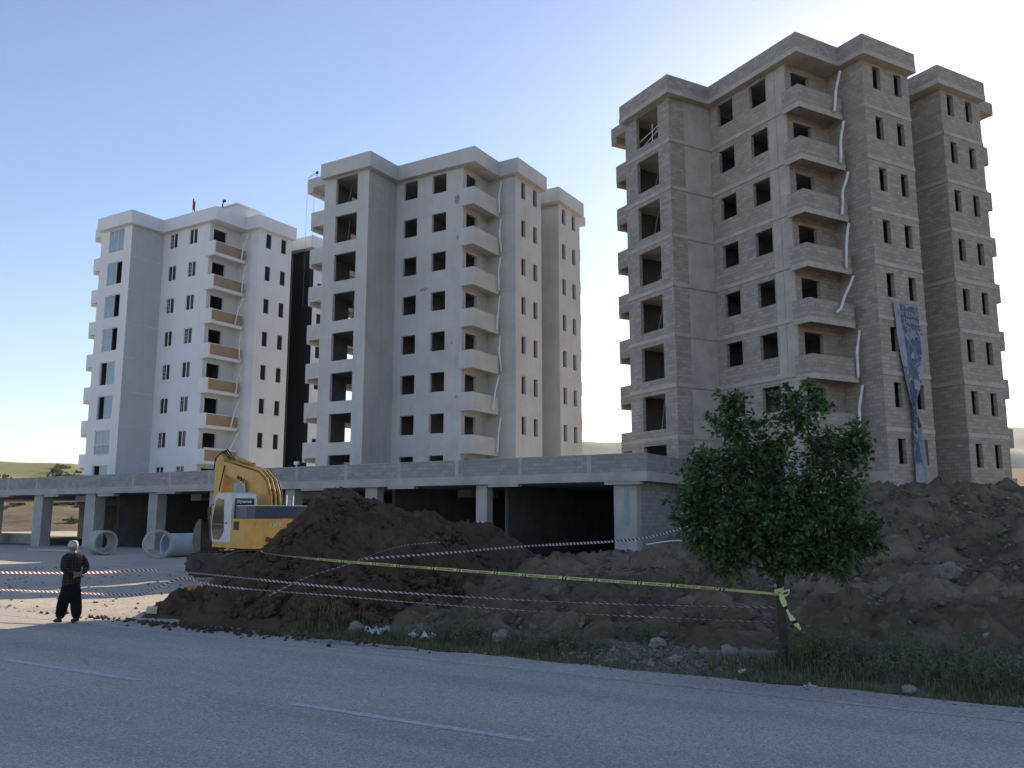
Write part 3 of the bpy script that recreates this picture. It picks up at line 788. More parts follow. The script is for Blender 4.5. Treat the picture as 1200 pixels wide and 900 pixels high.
def text_mesh(txt, size=1.0, extr=0.0):
    cu = bpy.data.curves.new('txt', 'FONT'); cu.body = txt; cu.size = size; cu.resolution_u = 2; cu.offset = .022
    o = bpy.data.objects.new('txt', cu); COL.objects.link(o)
    dg = bpy.context.evaluated_depsgraph_get()
    me = bpy.data.meshes.new_from_object(o.evaluated_get(dg))
    vs = [v.co.copy() for v in me.vertices]; fs = [tuple(p.vertices) for p in me.polygons]
    bpy.data.objects.remove(o); bpy.data.curves.remove(cu); bpy.data.meshes.remove(me)
    x0 = min(v.x for v in vs); x1 = max(v.x for v in vs)
    return vs, fs, x0, x1
def map_text(mb, txt, fn):
    vs, fs, x0, x1 = text_mesh(txt)
    base = len(mb.v)
    for v in vs: mb.v.append(tuple(fn((v.x-x0)/(x1-x0), v.y/.72)))
    for f in fs: mb.f.append(tuple(base+i for i in f)); mb.uv.append([(0,0)]*len(f)); mb.mi.append(0)
b = MB()
for txt, s0, s1, t0, t1 in (('IN REFA', .16, .96, .082, .045), ('İMARI', .34, .93, .135, .098), ('VA', .40, .80, .24, .17)):
    map_text(b, txt, lambda a, c: banner_pt(s0+(s1-s0)*a, t0+(t1-t0)*c) + Vector((.02,0,0)))
b.build('lettering', [M['banner_pale']], bn)

# ------------------------------------------------------------------ podium building
pod = empty('podium_building', (0,0,0)); tag(pod, 'long low concrete podium with open bays and a block parapet below the towers', 'building')
PX0, PX1, PY0 = -110.0, -15.8, 39.0
b = MB(); zb = 4.47
b.box(PX0, PX1+.0, PY0+.02, PY0+.22, zb, 5.35); b.box(PX1-.22, PX1-.02, PY0+.222, 52, zb, 5.35)
b.build('parapet', [M['block_podium']], pod)
b = MB()
for k in range(30):
    x_ = -18.9-k*4.05
    if x_ > PX0: b.box(x_-.11, x_+.11, PY0+.008, PY0+.019, zb, 5.34)
b.box(PX0, PX1, PY0+.03, PY0+.21, 5.352, 5.375)
b.build('parapet_pier', [M['concrete_grey']], pod)
b = MB(); b.box(PX0, PX1, PY0, PY0+.55, 4.0, zb-.002); b.box(PX1-.55, PX1-.001, PY0+.552, 52, 4.0, zb-.002)
b.build('slab_edge', [M['concrete_grey']], pod)
b = MB(); b.box(PX0, PX1-.56, PY0+.56, 62, 4.05, 4.3); b.build('roof_slab', [M['concrete_grey']], pod)
rn = random.Random(5)
for k in range(12):
    x_ = -17.7-k*6.9; b = MB()
    b.box(x_-.4, x_+1.5, PY0+.05, PY0+.5, 3.84+rn.uniform(-.06,.04), 3.998)
    b.build('drop_beam', [M['concrete_grey']], pod)
cxs = [(-26.0,.7,.6),(-33.9,.9,.6),(-40.5,.8,.7),(-47.6,.85,.7),(-54.05,.95,.8),(-61.6,1.25,.85),(-68.4,1.2,.85),(-75.5,1.2,.85),(-82.5,1.2,.85),(-90,1.2,.85)]
for x_, w_, d_ in cxs:
    b = MB(); b.box(x_, x_+w_, PY0+.45, PY0+.45+d_, -.1, 4.0); bevel(b.build('column', [M['concrete_grey']], pod), .015, 1)
for x_, w_, d_ in ((-77,.9,.6),(-84,.9,.6),(-91,.9,.6)):
    for yy in (53.2, 60.5):
        b = MB(); b.box(x_, x_+w_, yy, yy+d_, -.1, 4.05); b.build('column', [M['concrete_grey']], pod)
b = MB(); b.box(-17.75, -16.55, PY0+.4, PY0+1.0, -.1, 3.998); b.build('corner_column', [M['concrete_grey']], pod)
b = MB(); b.box(-17.18, -16.94, PY0+.385, PY0+.398, 2.0, 3.8)
for k in range(4): b.box(-17.17+k*.058, -17.13+k*.058, PY0+.386, PY0+.397, 2.0-rn.uniform(.05,.4), 2.0)
b.build('paint_streak', [M['teal']], pod)
b = MB(); wall_panel(b, (-16.57, PY0+1.0), (0,1), 20.5, -.1, 3.998, [], .2, (1,0)); b.build('side_wall', [M['block_podium']], pod)
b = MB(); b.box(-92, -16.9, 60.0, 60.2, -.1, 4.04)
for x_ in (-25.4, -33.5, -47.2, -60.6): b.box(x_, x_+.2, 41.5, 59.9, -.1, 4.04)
b.build('inner_wall', [M['inside_shade']], pod)  # walls share the shade-darkened tone so the bays read near black
b = MB(); b.box(PX0, -16.6, PY0+1.4, 59.9, -.05, .07); b.build('floor_slab', [M['inside_shade']], pod)  # dark floor added to deepen the shade inside the bays
lw = MB(); lw.box(-78, -70.6, 41.2, 41.5, 0, .9); o = lw.build('block_wall', [M['block_podium']]); tag(o, 'low grey block wall standing inside the leftmost podium bay', 'wall')

hz = MB(); hz.box(-2000, 2000, -60, 2000, -8, 230)
t = NT('hazy_air'); t.n.remove(t.b); pv = t.add('ShaderNodeVolumePrincipled'); pv.inputs['Color'].default_value = (.80,.87,.95,1); pv.inputs['Density'].default_value = HAZE; pv.inputs['Anisotropy'].default_value = .2
t.link(pv.outputs[0], t.n['Material Output'].inputs['Volume'])
structure(hz.build('haze', t.m), 'stuff')

# ------------------------------------------------------------------ earth heaps
FW = Vector((-.515, .857))
def heap_fn(cones, kf, kb, ks, kl=1.0):
    def h(x, y):
        s_ = 0.0; best = -1e9
        for cx, cy, cz in cones:
            dx, dy = x-cx, y-cy
            a = dx*FW.x+dy*FW.y; s1 = dx*FW.y-dy*FW.x
            k = kf if a < 0 else kb
            ks_ = ks*(kl if s1 < 0 and cz > 1.2 else 1.0)
            r_ = math.sqrt((a/(k*cz))**2+(s1/(ks_*cz))**2)
            q = cz*(1-r_) if r_ > .25 else cz*(.875-2*r_*r_)+.0
            s_ += math.exp(min(50, 6*q)); best = max(best, q)
        return math.log(s_)/6
    return h
def heap_mesh(name, m, fn, x0, x1, y0, y1, st, amp, seed, sub=-.12):
    h = MB(); nx_ = int((x1-x0)/st); ny_ = int((y1-y0)/st); Z = {}
    for j in range(ny_+1):
        for i in range(nx_+1):
            x_, y_ = x0+i*st, y0+j*st
            z_ = fn(x_, y_)
            if z_ > -.5:
                e = smooth01(-.3, .35, z_)
                n1 = fb(x_*.55, y_*.55, seed, 3)
                n2 = noise.noise(Vector((x_*2.1, y_*2.1, seed+3.0)))
                n3 = abs(noise.noise(Vector((x_*4.3, y_*4.3, seed+7.0))))
                n4 = noise.noise(Vector((x_*9.5, y_*9.5, seed+9.0)))
                z_ += e*amp*(.65*n1+.45*n2+.50*(.3-n3)+.22*n4+.22*(.3-abs(noise.noise(Vector((x_*7.1,y_*7.1,seed+21.0))))))
            Z[i,j] = z_; h.v.append((x_+.3*st*n_jit(i,j), y_+.3*st*n_jit(j+57,i), z_))
    for j in range(ny_):
        for i in range(nx_):
            if max(Z[i,j],Z[i+1,j],Z[i+1,j+1],Z[i,j+1]) > sub:
                a = j*(nx_+1)+i
                h.f.append((a,a+1,a+nx_+2,a+nx_+1)); h.uv.append([(0,0)]*4); h.mi.append(0)
    return h.build(name, m, smooth=True), Z
def n_jit(i, j):
    return ((i*73856093 ^ j*19349663) % 1000)/500.0-1.0
dark_cones = [(-16.45,18.11,3.22),(-15.95,19.0,2.9),(-15.2,19.4,2.55),(-14.49,19.88,2.42),(-13.93,20.79,2.24),(-16.6,17.6,2.0),(-16.7,16.9,1.35),(-17.2,15.9,.75),(-18.2,15.5,.55),(-18.2,14.5,.50),(-17.4,13.7,.40),(-12.9,20.8,1.8),(-11.96,20.81,1.30),(-15.2,15.4,1.25),(-13.6,15.6,1.1)]
dark_fn = heap_fn(dark_cones, 2.35, 1.5, 1.30, .74)
hp, ZD = heap_mesh('soil_heap', [M['soil_dark']], lambda x, y: min(dark_fn(x, y), max(-.3, (y-12.75)*1.1)), -23, -7.5, 12.3, 26, .085, .55, 1.0)
tag(hp, 'heap of dark freshly dug soil in front of the yellow excavator', 'soil heap')
brown_cones = [(-4.14,26.68,3.2),(-3.28,27.19,3.3),(-2.63,27.58,3.5),(-1.58,28.22,3.2),(-.74,28.72,3.0),(-.1,29.11,3.15),(1.67,31.33,3.2),(3.5,31.5,3.2),(6,32,3.2),(9,33,3.0),(-5.03,24.98,2.5),(-6.01,23.22,1.95),(-7.25,21.31,1.7),(-8.18,20.17,1.45),(-9.48,19.97,1.42),(-9.93,18.53,1.22),(-1.72,20.2,1.25),(-.48,18.7,1.0),(-2.9,17.2,.85),(-11.4,15.4,.50),(-9.5,15.6,.5),(-7.5,16.0,.6),(-5.5,16.5,.7)]
brown_fn = heap_fn(brown_cones, 3.2, 1.5, 2.6)
mp_, ZB = heap_mesh('soil_mound', [M['soil_brown']], lambda x, y: min(brown_fn(x, y), max(-.3, (y-12.9)*.55)), -14, 13, 12.4, 38, .095, .50, 4.0)
tag(mp_, 'long stony brown earth mound in front of the bare tower, behind the tree', 'soil mound')
def surf(x, y):
    a = ground_z(x, y)
    return max(a, min(dark_fn(x,y), max(-.3,(y-12.75)*1.1)), min(brown_fn(x,y), max(-.3,(y-12.9)*.55)))
rn = random.Random(21)
cl = MB()
for k in range(6000):
    x_, y_ = rn.uniform(-20,-9), rn.uniform(12.9,20)
    z_ = min(dark_fn(x_, y_), (y_-12.75)*1.1)
    if z_ < .02 or z_ < min(brown_fn(x_,y_), (y_-12.9)*.55): continue
    rock(cl, (x_, y_, z_+.02), rn.choice((.02,.03,.03,.04,.05,.06,.08,.12)), rn, 0 if rn.random()<.75 else 1)
o = cl.build('soil_clods', [M['soil_dark']], hp); o['kind'] = 'stuff'
cl = MB()
for k in range(9000):
    x_, y_ = rn.uniform(-12.5,9), rn.uniform(12.9,29)
    z_ = min(brown_fn(x_, y_), (y_-12.9)*.55)
    if z_ < .02 or z_ < min(dark_fn(x_,y_), (y_-12.75)*1.1): continue
    s_ = rn.choice((.015,.02,.02,.03,.03,.04,.05,.07)) if rn.random() < .97 else rn.uniform(.08,.13)
    rock(cl, (x_, y_, z_+.02), s_, rn, 0 if s_ < .08 else 1, m=0 if s_ > .07 or rn.random()<.72 else 1)
o = cl.build('soil_clods', [M['soil_brown'], M['rubble']], mp_); o['kind'] = 'stuff'
# rubble by the verge
rb = MB()
for k in range(900):
    x_ = rn.gauss(-5.3, .9); y_ = 12.75+abs(rn.gauss(.4,.45)); s_ = rn.choice((.01,.015,.02,.025,.035,.05))
    rock(rb, (x_, y_, surf(x_,y_)+s_*.3), s_, rn, 0, m=0 if rn.random()<.8 else 1)
for k in range(500):
    x_ = rn.uniform(-40,4); y_ = 12.35+rn.gauss(0,.16); s_ = rn.choice((.008,.012,.018,.025))
    rock(rb, (x_, y_, max(surf(x_,y_),-.012)+s_*.3), s_, rn, 0, m=0 if rn.random()<.7 else 1)
for k in range(700):
    x_ = rn.uniform(-40,-17); y_ = rn.uniform(12.6,24); s_ = rn.choice((.015,.02,.03,.045))
    rock(rb, (x_, y_, surf(x_,y_)+s_*.3), s_, rn, 0, m=0 if rn.random()<.6 else 1)
for k in range(420):
    x_ = rn.gauss(-14.5,2.2); y_ = 12.45-abs(rn.gauss(0,.28)); s_ = rn.choice((.012,.018,.025,.035,.05))
    rock(rb, (x_, y_, s_*.3), s_, rn, 0, m=2)
structure(rb.build('rubble', [M['rubble'], M['stone'], M['soil_dark']]), 'stuff')
# single stones
STN = [((-4.28,13.76),.14,'stone','pale pointed stone on top of the rubble left of the tree trunk'),((-4.62,13.62),.11,'stone_grey','grey stone leaning against the pale pointed stone by the tree'),((-3.98,13.80),.12,'stone_grey','grey upright stone between the pale pointed stone and the tree trunk'),
       ((-5.55,14.0),.13,'stone','pale boulder under the lower tape left of the rubble'),((-1.57,19.2),.27,'rubble','large brown boulder halfway up the right mound'),((-.73,16.1),.12,'stone','white jagged stone low on the right end of the mound'),
       ((-4.9,13.0),.10,'stone','small pale stone at the road side of the rubble'),((-8.2,13.3),.16,'stone_grey','grey block lying in the grass beside the dark weeds'),((-1.55,12.65),.09,'stone','small white stone at the grass edge near the right frame'),((-11.4,13.1),.16,'stone_grey','grey lump at the right foot of the dark heap')]
for (x_, y_), s_, m_, lb in STN:
    b = MB(); rock(b, (0,0,s_*.35), s_, rn, 2, .8)
    o = b.build('stone', [M[m_]], None, loc=(x_, y_, surf(x_, y_)+.02)); tag(o, lb, 'stone')
# litter
def rag(name, x_, y_, s_, lb, seed, cat='litter', n=9):
    r_ = random.Random(seed); b = MB(); G = {}
    for i in range(n+1):
        for j in range(n+1):
            u_, w_ = i/n-.5, j/n-.5
            G[i,j] = (u_*s_*1.3+.12*s_*noise.noise(Vector((i*.7,j*.7,seed))), w_*s_*.7+.15*s_*noise.noise(Vector((i*.6,j*.6,seed+9))), s_*(.18+.42*noise.noise(Vector((i*.45,j*.45,seed+3)))))
    for i in range(n):
        for j in range(n):
            if r_.random() < .66:
                b.face([G[i,j],G[i+1,j],G[i+1,j+1],G[i,j+1]])
    o = b.build(name, [M['litter']], None, smooth=True, loc=(x_, y_, surf(x_,y_)+.03)); o.rotation_euler = (0,0,r_.uniform(0,3))
    tag(o, lb, cat)
rag('plastic_bag', -10.7, 12.95, .42, 'crumpled white plastic bag in the grass below the dark heap', 1)
rag('plastic_bag', -9.75, 13.0, .36, 'torn white plastic scrap standing up in the grass, right of the crumpled bag', 2)
rag('paper_scrap', -2.75, 12.42, .14, 'small white paper scrap on the road edge right of the trunk', 3)
rag('paper_scrap', -3.75, 12.75, .13, 'small pale scrap in the verge grass below the rubble', 4)
b = MB(); b.box(-.11,.11,-.07,.07,0,.13); b.box(-.08,.0,-.079,-.0705,.03,.10)
o = bevel(b.build('plastic_crate', [M['cream_box']], None, loc=(-17.25, 12.85, surf(-17.25,12.85)+.10)), .02); o.rotation_euler=(.15,.1,.9); tag(o, 'cream plastic box on the left toe of the dark heap', 'box')
b = MB(); b.box(0, 1.1, 0, .14, 0, .05); o = b.build('plank', [M['stone_grey']], None, loc=(-3.2, 23.0, surf(-3.2,23)+.12)); o.rotation_euler=(.1,.30,-.3); tag(o, 'short weathered plank on the face of the right mound', 'plank')

# ------------------------------------------------------------------ concrete pipes and yard bits
def ring(loc, axis_ang, ro, ri, L, m, lb, tilt=0.0):
    b = MB(); b.lathe([(ri,-L/2),(ro,-L/2),(ro,L/2),(ri,L/2)], 40, closed=True)
    o = b.build('concrete_pipe', [M[m]], None, loc=(loc[0],loc[1],ro+.02)); o.rotation_euler = (R(90), 0, axis_ang); bevel(o, .02, 2)
    tag(o, lb, 'concrete pipe', 'concrete pipe rings lying in the yard'); return o
ring((-48.9,32.6), R(79), .72, .60, 1.3, 'concrete_grey', 'grey concrete pipe ring lying alone near a podium column')
ring((-41.3,30.9), R(62), .78, .64, .55, 'concrete_grey', 'thin concrete ring seen end-on, left of the pale pipe')
ring((-42.1,33.1), R(-12), .66, .54, 2.0, 'concrete_pale', 'long pale concrete pipe lying behind the thin ring')
ring((-39.3,33.0), R(79), .80, .66, 1.0, 'concrete_pale', 'pale concrete pipe ring half hidden by the excavator bucket')
b = MB(); b.box(0,6.5,0,.2,0,.12); o = b.build('plank', [M['concrete_grey']], None, loc=(-47,36.2,.25)); o.rotation_euler=(0,R(-6),.1); tag(o, 'long grey plank propped up behind the lone pipe ring', 'plank')
b = MB(); b.box(0,5.0,0,.25,0,.1); o = b.build('plank', [M['concrete_pale']], None, loc=(-57.5,33.0,.06)); o.rotation_euler=(0,0,.12); tag(o, 'pale plank lying flat on the yard at far left', 'plank')

# ------------------------------------------------------------------ excavator
ex = empty('excavator', (-25.2, 23.1, .12), R(74)); tag(ex, 'yellow tracked excavator with white cab behind the dark soil heap', 'excavator')
def loft_box(name, m, prof, x0, x1, bw=.03):
    b = MB(); b.extrude_x(prof, x0, x1); return bevel(b.build(name, [m], ex), bw, 2)
TR = Matrix.Rotation(R(47), 4, 'Z')
for s_ in (-1, 1):
    b = MB(); prof = []
    for k in range(13): a = PI/2+PI*k/12; prof.append((-1.65+.42*cos(a), .44+.42*sin(a)))
    for k in range(13): a = -PI/2+PI*k/12; prof.append((1.65+.42*cos(a), .44+.42*sin(a)))
    xa = s_*1.1
    b.extrude_x(prof, xa-.29, xa+.29)
    for k in range(44):                                  # grouser shoes round the loop
        per = 2*3.3+2*PI*.42; d = per*k/44
        if d < 3.3: p, n_ = (-1.65+d, .02), (0,-1)
        elif d < 3.3+PI*.42: a = -PI/2+(d-3.3)/.42; p, n_ = (1.65+.42*cos(a), .44+.42*sin(a)), (cos(a), sin(a))
        elif d < 6.6+PI*.42: p, n_ = (1.65-(d-3.3-PI*.42), .86), (0,1)
        else: a = PI/2+(d-6.6-PI*.42)/.42; p, n_ = (-1.65+.42*cos(a), .44+.42*sin(a)), (cos(a), sin(a))
        tv = (-n_[1], n_[0])
        q = [(p[0]+tv[0]*e+n_[0]*f, p[1]+tv[1]*e+n_[1]*f) for e, f in ((-.03,.003),(.03,.003),(.03,.04),(-.03,.04))]
        b.extrude_x(q, xa-.30, xa+.30)
    b.v = [tuple(TR @ Vector(v_)) for v_ in b.v]
    tr_ = b.build('track', [M['track']], ex)
    for yy, rr in ((-1.65,.33),(1.65,.33),(-.9,.16),(-.3,.16),(.3,.16),(.9,.16)):
        w_ = MB(); Mx = TR @ Matrix.Translation((xa+s_*.29, yy, .44 if rr>.2 else .24)) @ Matrix.Rotation(R(90),4,'Y')
        w_.lathe([(.02,-.05),(rr*.5,-.05),(rr*.55,.0),(rr,.01),(rr,.06),(rr*.5,.07),(.0,.07)], 20, M=Mx); w_.build('wheel', [M['dark_steel']], tr_)
b = MB(); b.box(-.85,.85,-.9,.9,.4,.9, M=TR); b.lathe([(.0,.85),(.72,.85),(.72,1.06),(0,1.06)], 28); b.build('undercarriage', [M['dark_steel']], ex)
# upper frame and counterweight
plan = [(-1.35,.75),(-1.35,-1.75),(-1.25,-2.1),(-.95,-2.38),(-.4,-2.52),(.4,-2.52),(.95,-2.38),(1.25,-2.1),(1.35,-1.75),(1.35,.75),(.9,1.15),(-.9,1.15)]
b = MB(); b.prism(plan, 1.04, 1.22); bevel(b.build('upper_frame', [M['yellow']], ex), .03)
plan2 = [(-1.33,-.72),(-1.33,-1.72),(-1.23,-2.08),(-.93,-2.36),(-.4,-2.5),(.4,-2.5),(.93,-2.36),(1.23,-2.08),(1.33,-1.72),(1.33,.7),(.75,.7),(.75,-.72)]
b = MB(); b.prism(plan2, 1.222, 2.08); bevel(b.build('engine_housing', [M['yellow']], ex), .05, 3)
b = MB()
for (a, c_) in ((0,1),): pass
b.box(-1.30,1.30,-1.62,-1.60,1.25,2.06); b.build('panel_seam', [M['dark_steel']], ex)
b = MB(); b.box(-1.345,-1.331,-1.35,-.95,1.68,1.98)
for k in range(4): b.box(-1.352,-1.345,-1.33,-.97,1.72+k*.07,1.74+k*.07)
b.build('vent_grille', [M['dark_steel']], ex)
hood = MB(); hood.prism([(-1.22,-.78),(-1.22,-1.7),(-1.1,-2.1),(-.4,-2.36),(.4,-2.36),(1.1,-2.1),(1.24,-1.7),(1.24,-.78)], 2.085, 2.52); bevel(hood.build('engine_hood', [M['hood']], ex), .06, 3)
b = MB(); b.prism([(-1.2,-.8),(-1.2,-1.7),(-1.08,-2.08),(-.4,-2.33),(.4,-2.33),(1.08,-2.08),(1.22,-1.7),(1.22,-.8)], 2.523, 2.56); bevel(b.build('hood_sky_sheen', [M['cab_white']], ex), .015)  # white slab added as the sky sheen on the glossy hood top
b = MB(); b.tube([(.55,-1.2,2.55),(.55,-1.2,2.95)], .05, 10); b.tube([(.75,-1.35,2.55),(.75,-1.35,2.92)], .03, 8); b.build('exhaust_pipe', [M['steel']], ex, smooth=True)
b = MB(); b.lathe([(0,0),(.09,0),(.09,.02),(0,.02)], 16, M=Matrix.Translation((-.75,-2.44,1.36)) @ Matrix.Rotation(R(-20),4,'Z') @ Matrix.Rotation(R(90),4,'X')); b.build('tail_reflector', [M['flag_red']], ex)
# cab
prof = [(-.70,1.225),(-.70,2.75),(-.62,2.98),(-.35,3.04),(.45,3.02),(.68,2.9),(.95,2.1),(.98,1.7),(.82,1.225)]
cab = loft_box('cab', M['cab_white'], prof, -1.33, -.36, .07)
b = MB(); b.extrude_x([(-.15,1.62),(-.05,2.78),(.45,2.84),(.62,2.74),(.86,2.08),(.88,1.72),(.72,1.32),(.2,1.32)], -1.342, -1.332); b.build('door_glass', [M['glass_dark']], cab)
b = MB(); b.box(-1.345,-1.343,.0,.02,1.4,2.75); b.box(-1.346,-1.343,-.12,.86,1.86,1.90); b.box(-1.36,-1.343,-.40,-.25,1.9,1.95); b.build('door_frame', [M['frame_dark']], cab)
b = MB(); b.prism([(-1.2,0),(-.48,0),(-.46,.02),(-.46,.7),(-.48,.72),(-1.2,.72),(-1.22,.7),(-1.22,.02)], 0, .012, M=Matrix.Translation((0,-.702,2.1)) @ Matrix.Rotation(R(90),4,'X')); b.build('rear_glass', [M['glass_dark']], cab)
b = MB(); map_text(b, 'Dynamak', lambda a, c: Vector((-1.12+.56*a, -.7165, 2.66+.10*c))); b.build('lettering', [M['white_print']], cab)
b = MB(); b.extrude_x([(.70,2.86),(.93,2.16),(.945,2.16),(.715,2.86)], -1.22, -.47); b.build('front_glass', [M['glass_dark']], cab)
b = MB(); map_text(b, 'KMB', lambda a, c: Vector((-.72+.42*a, -2.515+.02, 1.80+.14*c)) + Vector((0,-.28*abs(-.72+.42*a+.35)*0-.012+.10*(1-a)*.6,0))); 
b.build('lettering', [M['logo_green']], ex)
b = MB(); b.tube([(-1.36,.95,1.3),(-1.38,1.02,2.5),(-1.36,.8,2.62)], .022, 6); b.box(-1.42,-1.34,.98,1.12,2.2,2.5); b.build('mirror', [M['dark_steel']], ex)
# boom, stick, bucket
BX = .45
boom_prof = [(-.45,1.6),(-.68,2.3),(-.58,2.95),(-.25,3.50),(.35,3.84),(1.3,4.02),(3.5,4.42),(3.76,4.28),(3.66,3.98),(2.1,3.58),(1.4,3.30),(.95,2.80),(.6,2.2),(.45,1.6)]
boom = loft_box('boom', M['yellow'], boom_prof, BX-.29, BX+.29, .05)
for k, dx in enumerate((-.2,-.12,-.03,.06,.15,.24)):
    b = MB(); b.tube([(BX+dx,-.55-.02*k,1.8),(BX+dx,-.74,2.35),(BX+dx,-.64,3.0),(BX+dx,-.29,3.56),(BX+dx,.33,3.91),(BX+dx,1.3,4.10),(BX+dx*.8,2.9,4.38)], .026 if k%2 else .034, 7)
    b.build('hydraulic_pipe', [M['yellow'] if k%2==0 else M['dark_steel']], boom, smooth=True)
for s_ in (-1,1):
    b = MB(); b.tube([(BX+s_*.38,.55,1.55),(BX+s_*.38,.95,2.7)], .085, 12); o = b.build('boom_cylinder', [M['yellow']], ex, smooth=True)
    b = MB(); b.tube([(BX+s_*.38,.95,2.7),(BX+s_*.36,1.25,3.55)], .05, 12); b.build('piston_rod', [M['chrome']], o, smooth=True)
for yy, zz in ((1.5,3.55),(1.75,3.63),(2.0,3.70)):
    b = MB(); b.tube([(BX-.33,yy,zz),(BX+.33,yy,zz)], .085, 14); b.build('pivot_pin', [M['dark_steel']], boom)
b = MB(); b.tube([(BX,1.3,4.20),(BX,2.9,4.54)], .085, 12); o = b.build('stick_cylinder', [M['yellow']], ex, smooth=True)
b = MB(); b.tube([(BX,2.9,4.54),(BX,3.9,4.68)], .05, 12); b.build('piston_rod', [M['chrome']], o, smooth=True)
stick_prof = [(3.45,4.40),(3.78,4.74),(4.10,4.70),(4.32,4.2),(4.32,3.2),(4.42,2.05),(4.18,1.95),(3.98,2.2),(3.66,3.1),(3.42,3.9)]
stick = loft_box('stick', M['yellow'], stick_prof, BX-.25, BX+.25, .04)
b = MB(); b.tube([(BX,4.42,4.25),(BX,4.36,3.1)], .075, 12); o = b.build('bucket_cylinder', [M['yellow']], ex, smooth=True)
b = MB(); b.tube([(BX,4.36,3.1),(BX,4.55,2.35)], .045, 12); b.build('piston_rod', [M['chrome']], o, smooth=True)
for q in range(3):
    b = MB(); b.tube([(BX-.2+.1*q,3.0,4.45),(BX-.28+.1*q,3.6,4.85+.04*q),(BX-.26+.1*q,4.3,4.6),(BX-.25+.1*q,4.45,4.1)], .025, 6); b.build('hydraulic_hose', [M['rubber']], ex, smooth=True)
b = MB(); b.tube([(BX-.3,3.3,4.25),(BX-.42,3.3,3.6),(BX-.36,3.6,3.2)], .025, 6); b.build('hydraulic_hose', [M['rubber']], ex, smooth=True)
b = MB(); outer = []
for k in range(15):
    a = R(95-k*14); outer.append((4.8+.72*cos(a)*1.0, 1.25+.80*sin(a)))
inner = [(y_+(4.75-y_)*.09, z_+(1.25-z_)*.09) for y_, z_ in outer]
n_ = len(outer)
for i in range(n_-1):
    for x0_, x1_ in ((BX-.55,BX+.55),):
        for P0, P1 in ((outer[i],outer[i+1]),(inner[i],inner[i+1])):
            b.face([(x0_,*P0),(x1_,*P0),(x1_,*P1),(x0_,*P1)])
for x_ in (BX-.551, BX-.51, BX+.51, BX+.551): b.face([(x_,*p) for p in outer])
for k in range(5):
    x_ = BX-.5+.25*k; b.box(x_-.05,x_+.05, outer[-1][0]-.22, outer[-1][0]+.02, outer[-1][1]-.03, outer[-1][1]+.04)
for s_ in (-.2,.2): b.extrude_x([(4.1,2.25),(4.3,1.8),(4.85,1.85),(4.8,2.15),(4.5,2.3)], BX+s_-.03, BX+s_+.03)
b.build('bucket', [M['bucket']], ex)

# ------------------------------------------------------------------ tapes
def resample(P_, st):
    P_ = [Vector(p) for p in P_]; dense = []
    n_ = len(P_)
    for i in range(n_-1):
        p0, p1, p2, p3 = P_[max(i-1,0)], P_[i], P_[i+1], P_[min(i+2,n_-1)]
        seg = max(2, int((p2-p1).length/st))
        for k in range(seg):
            t_ = k/seg
            dense.append(.5*((2*p1)+(p2-p0)*t_+(2*p0-5*p1+4*p2-p3)*t_*t_+(3*p1-p0-3*p2+p3)*t_**3))
    dense.append(P_[-1]); return dense
def tape(name, P_, w_, m_, label, cat, tw, seed, group=None, st=.06):
    pts = resample(P_, st); b = MB(); L = 0.0; prev = None; fr = []
    for i, p in enumerate(pts):
        if i: L += (p-pts[i-1]).length
        t_ = (pts[min(i+1,len(pts)-1)]-pts[max(i-1,0)]).normalized()
        a = tw(L)+.35*noise.noise(Vector((L*.8, seed, 0)))
        up = (Vector((0,0,1))-t_*t_.z).normalized(); sd = t_.cross(up)
        d = up*cos(a)+sd*sin(a); ws = w_*(1+.25*noise.noise(Vector((L*1.3,seed,4))))
        fr.append((p, d, ws, L, t_.cross(d)))
    for i in range(len(fr)-1):
        (p, d, ws, l, _), (p2, d2, ws2, l2, _) = fr[i], fr[i+1]
        b.face([p-d*ws/2, p2-d2*ws2/2, p2+d2*ws2/2, p+d*ws/2], 0, [(l,0),(l2,0),(l2,1),(l,1)])
    o = b.build(name, [m_], None, smooth=True); tag(o, label, cat, group)
    return o, fr
G_ = 'red and white barrier tapes'
T1 = [(-22.44,11.02,.93),(-21.18,11.54,.95),(-19.5,12.2,.96),(-18.4,12.55,1.0),(-17.38,12.89,1.06),(-16.3,12.9,1.045),(-14.54,12.85,1.0),(-11.6,12.86,.9),(-9.02,13.01,.85),(-6.3,13.25,.84),(-3.44,13.50,.9)]
tape('barrier_tape', T1, .055, M['tape_red'], 'upper red and white striped tape running from behind the man to the tree trunk', 'barrier tape', lambda l: .25 if l < 5.6 else (.9 if l < 9 else .55+.65*smooth01(10,17,l)), 1, G_)
T2 = [(-22.19,10.93,.57),(-20.94,11.45,.57),(-19.18,12.04,.54),(-17.8,12.35,.53),(-17.22,12.50,.56),(-16.6,12.46,.72),(-15.9,12.58,.95),(-15.19,12.58,.86),(-14.29,12.65,.80),(-11.6,12.87,.74),(-9.02,13.01,.68),(-6.3,13.24,.66),(-3.4,13.52,.68)]
tape('barrier_tape', T2, .048, M['tape_red'], 'lower red and white striped tape that rises to a peak at the heap toe', 'barrier tape', lambda l: .5 if l < 6 else (.35 if l < 8.5 else .9+.3*smooth01(10,16,l)), 2, G_)
T4 = [(-12.28,14.2,1.38),(-11.36,15.93,1.46),(-10.69,18.07,1.55),(-10.22,19.53,1.58),(-9.58,21.08,1.62),(-8.93,22.05,1.72),(-8.41,22.95,1.92),(-7.9,23.6,2.1)]
tape('barrier_tape', T4, .06, M['tape_red'], 'red and white tape stretched across in front of the podium corner to the mound', 'barrier tape', lambda l: .6 if l < 5 else .2, 3, G_)
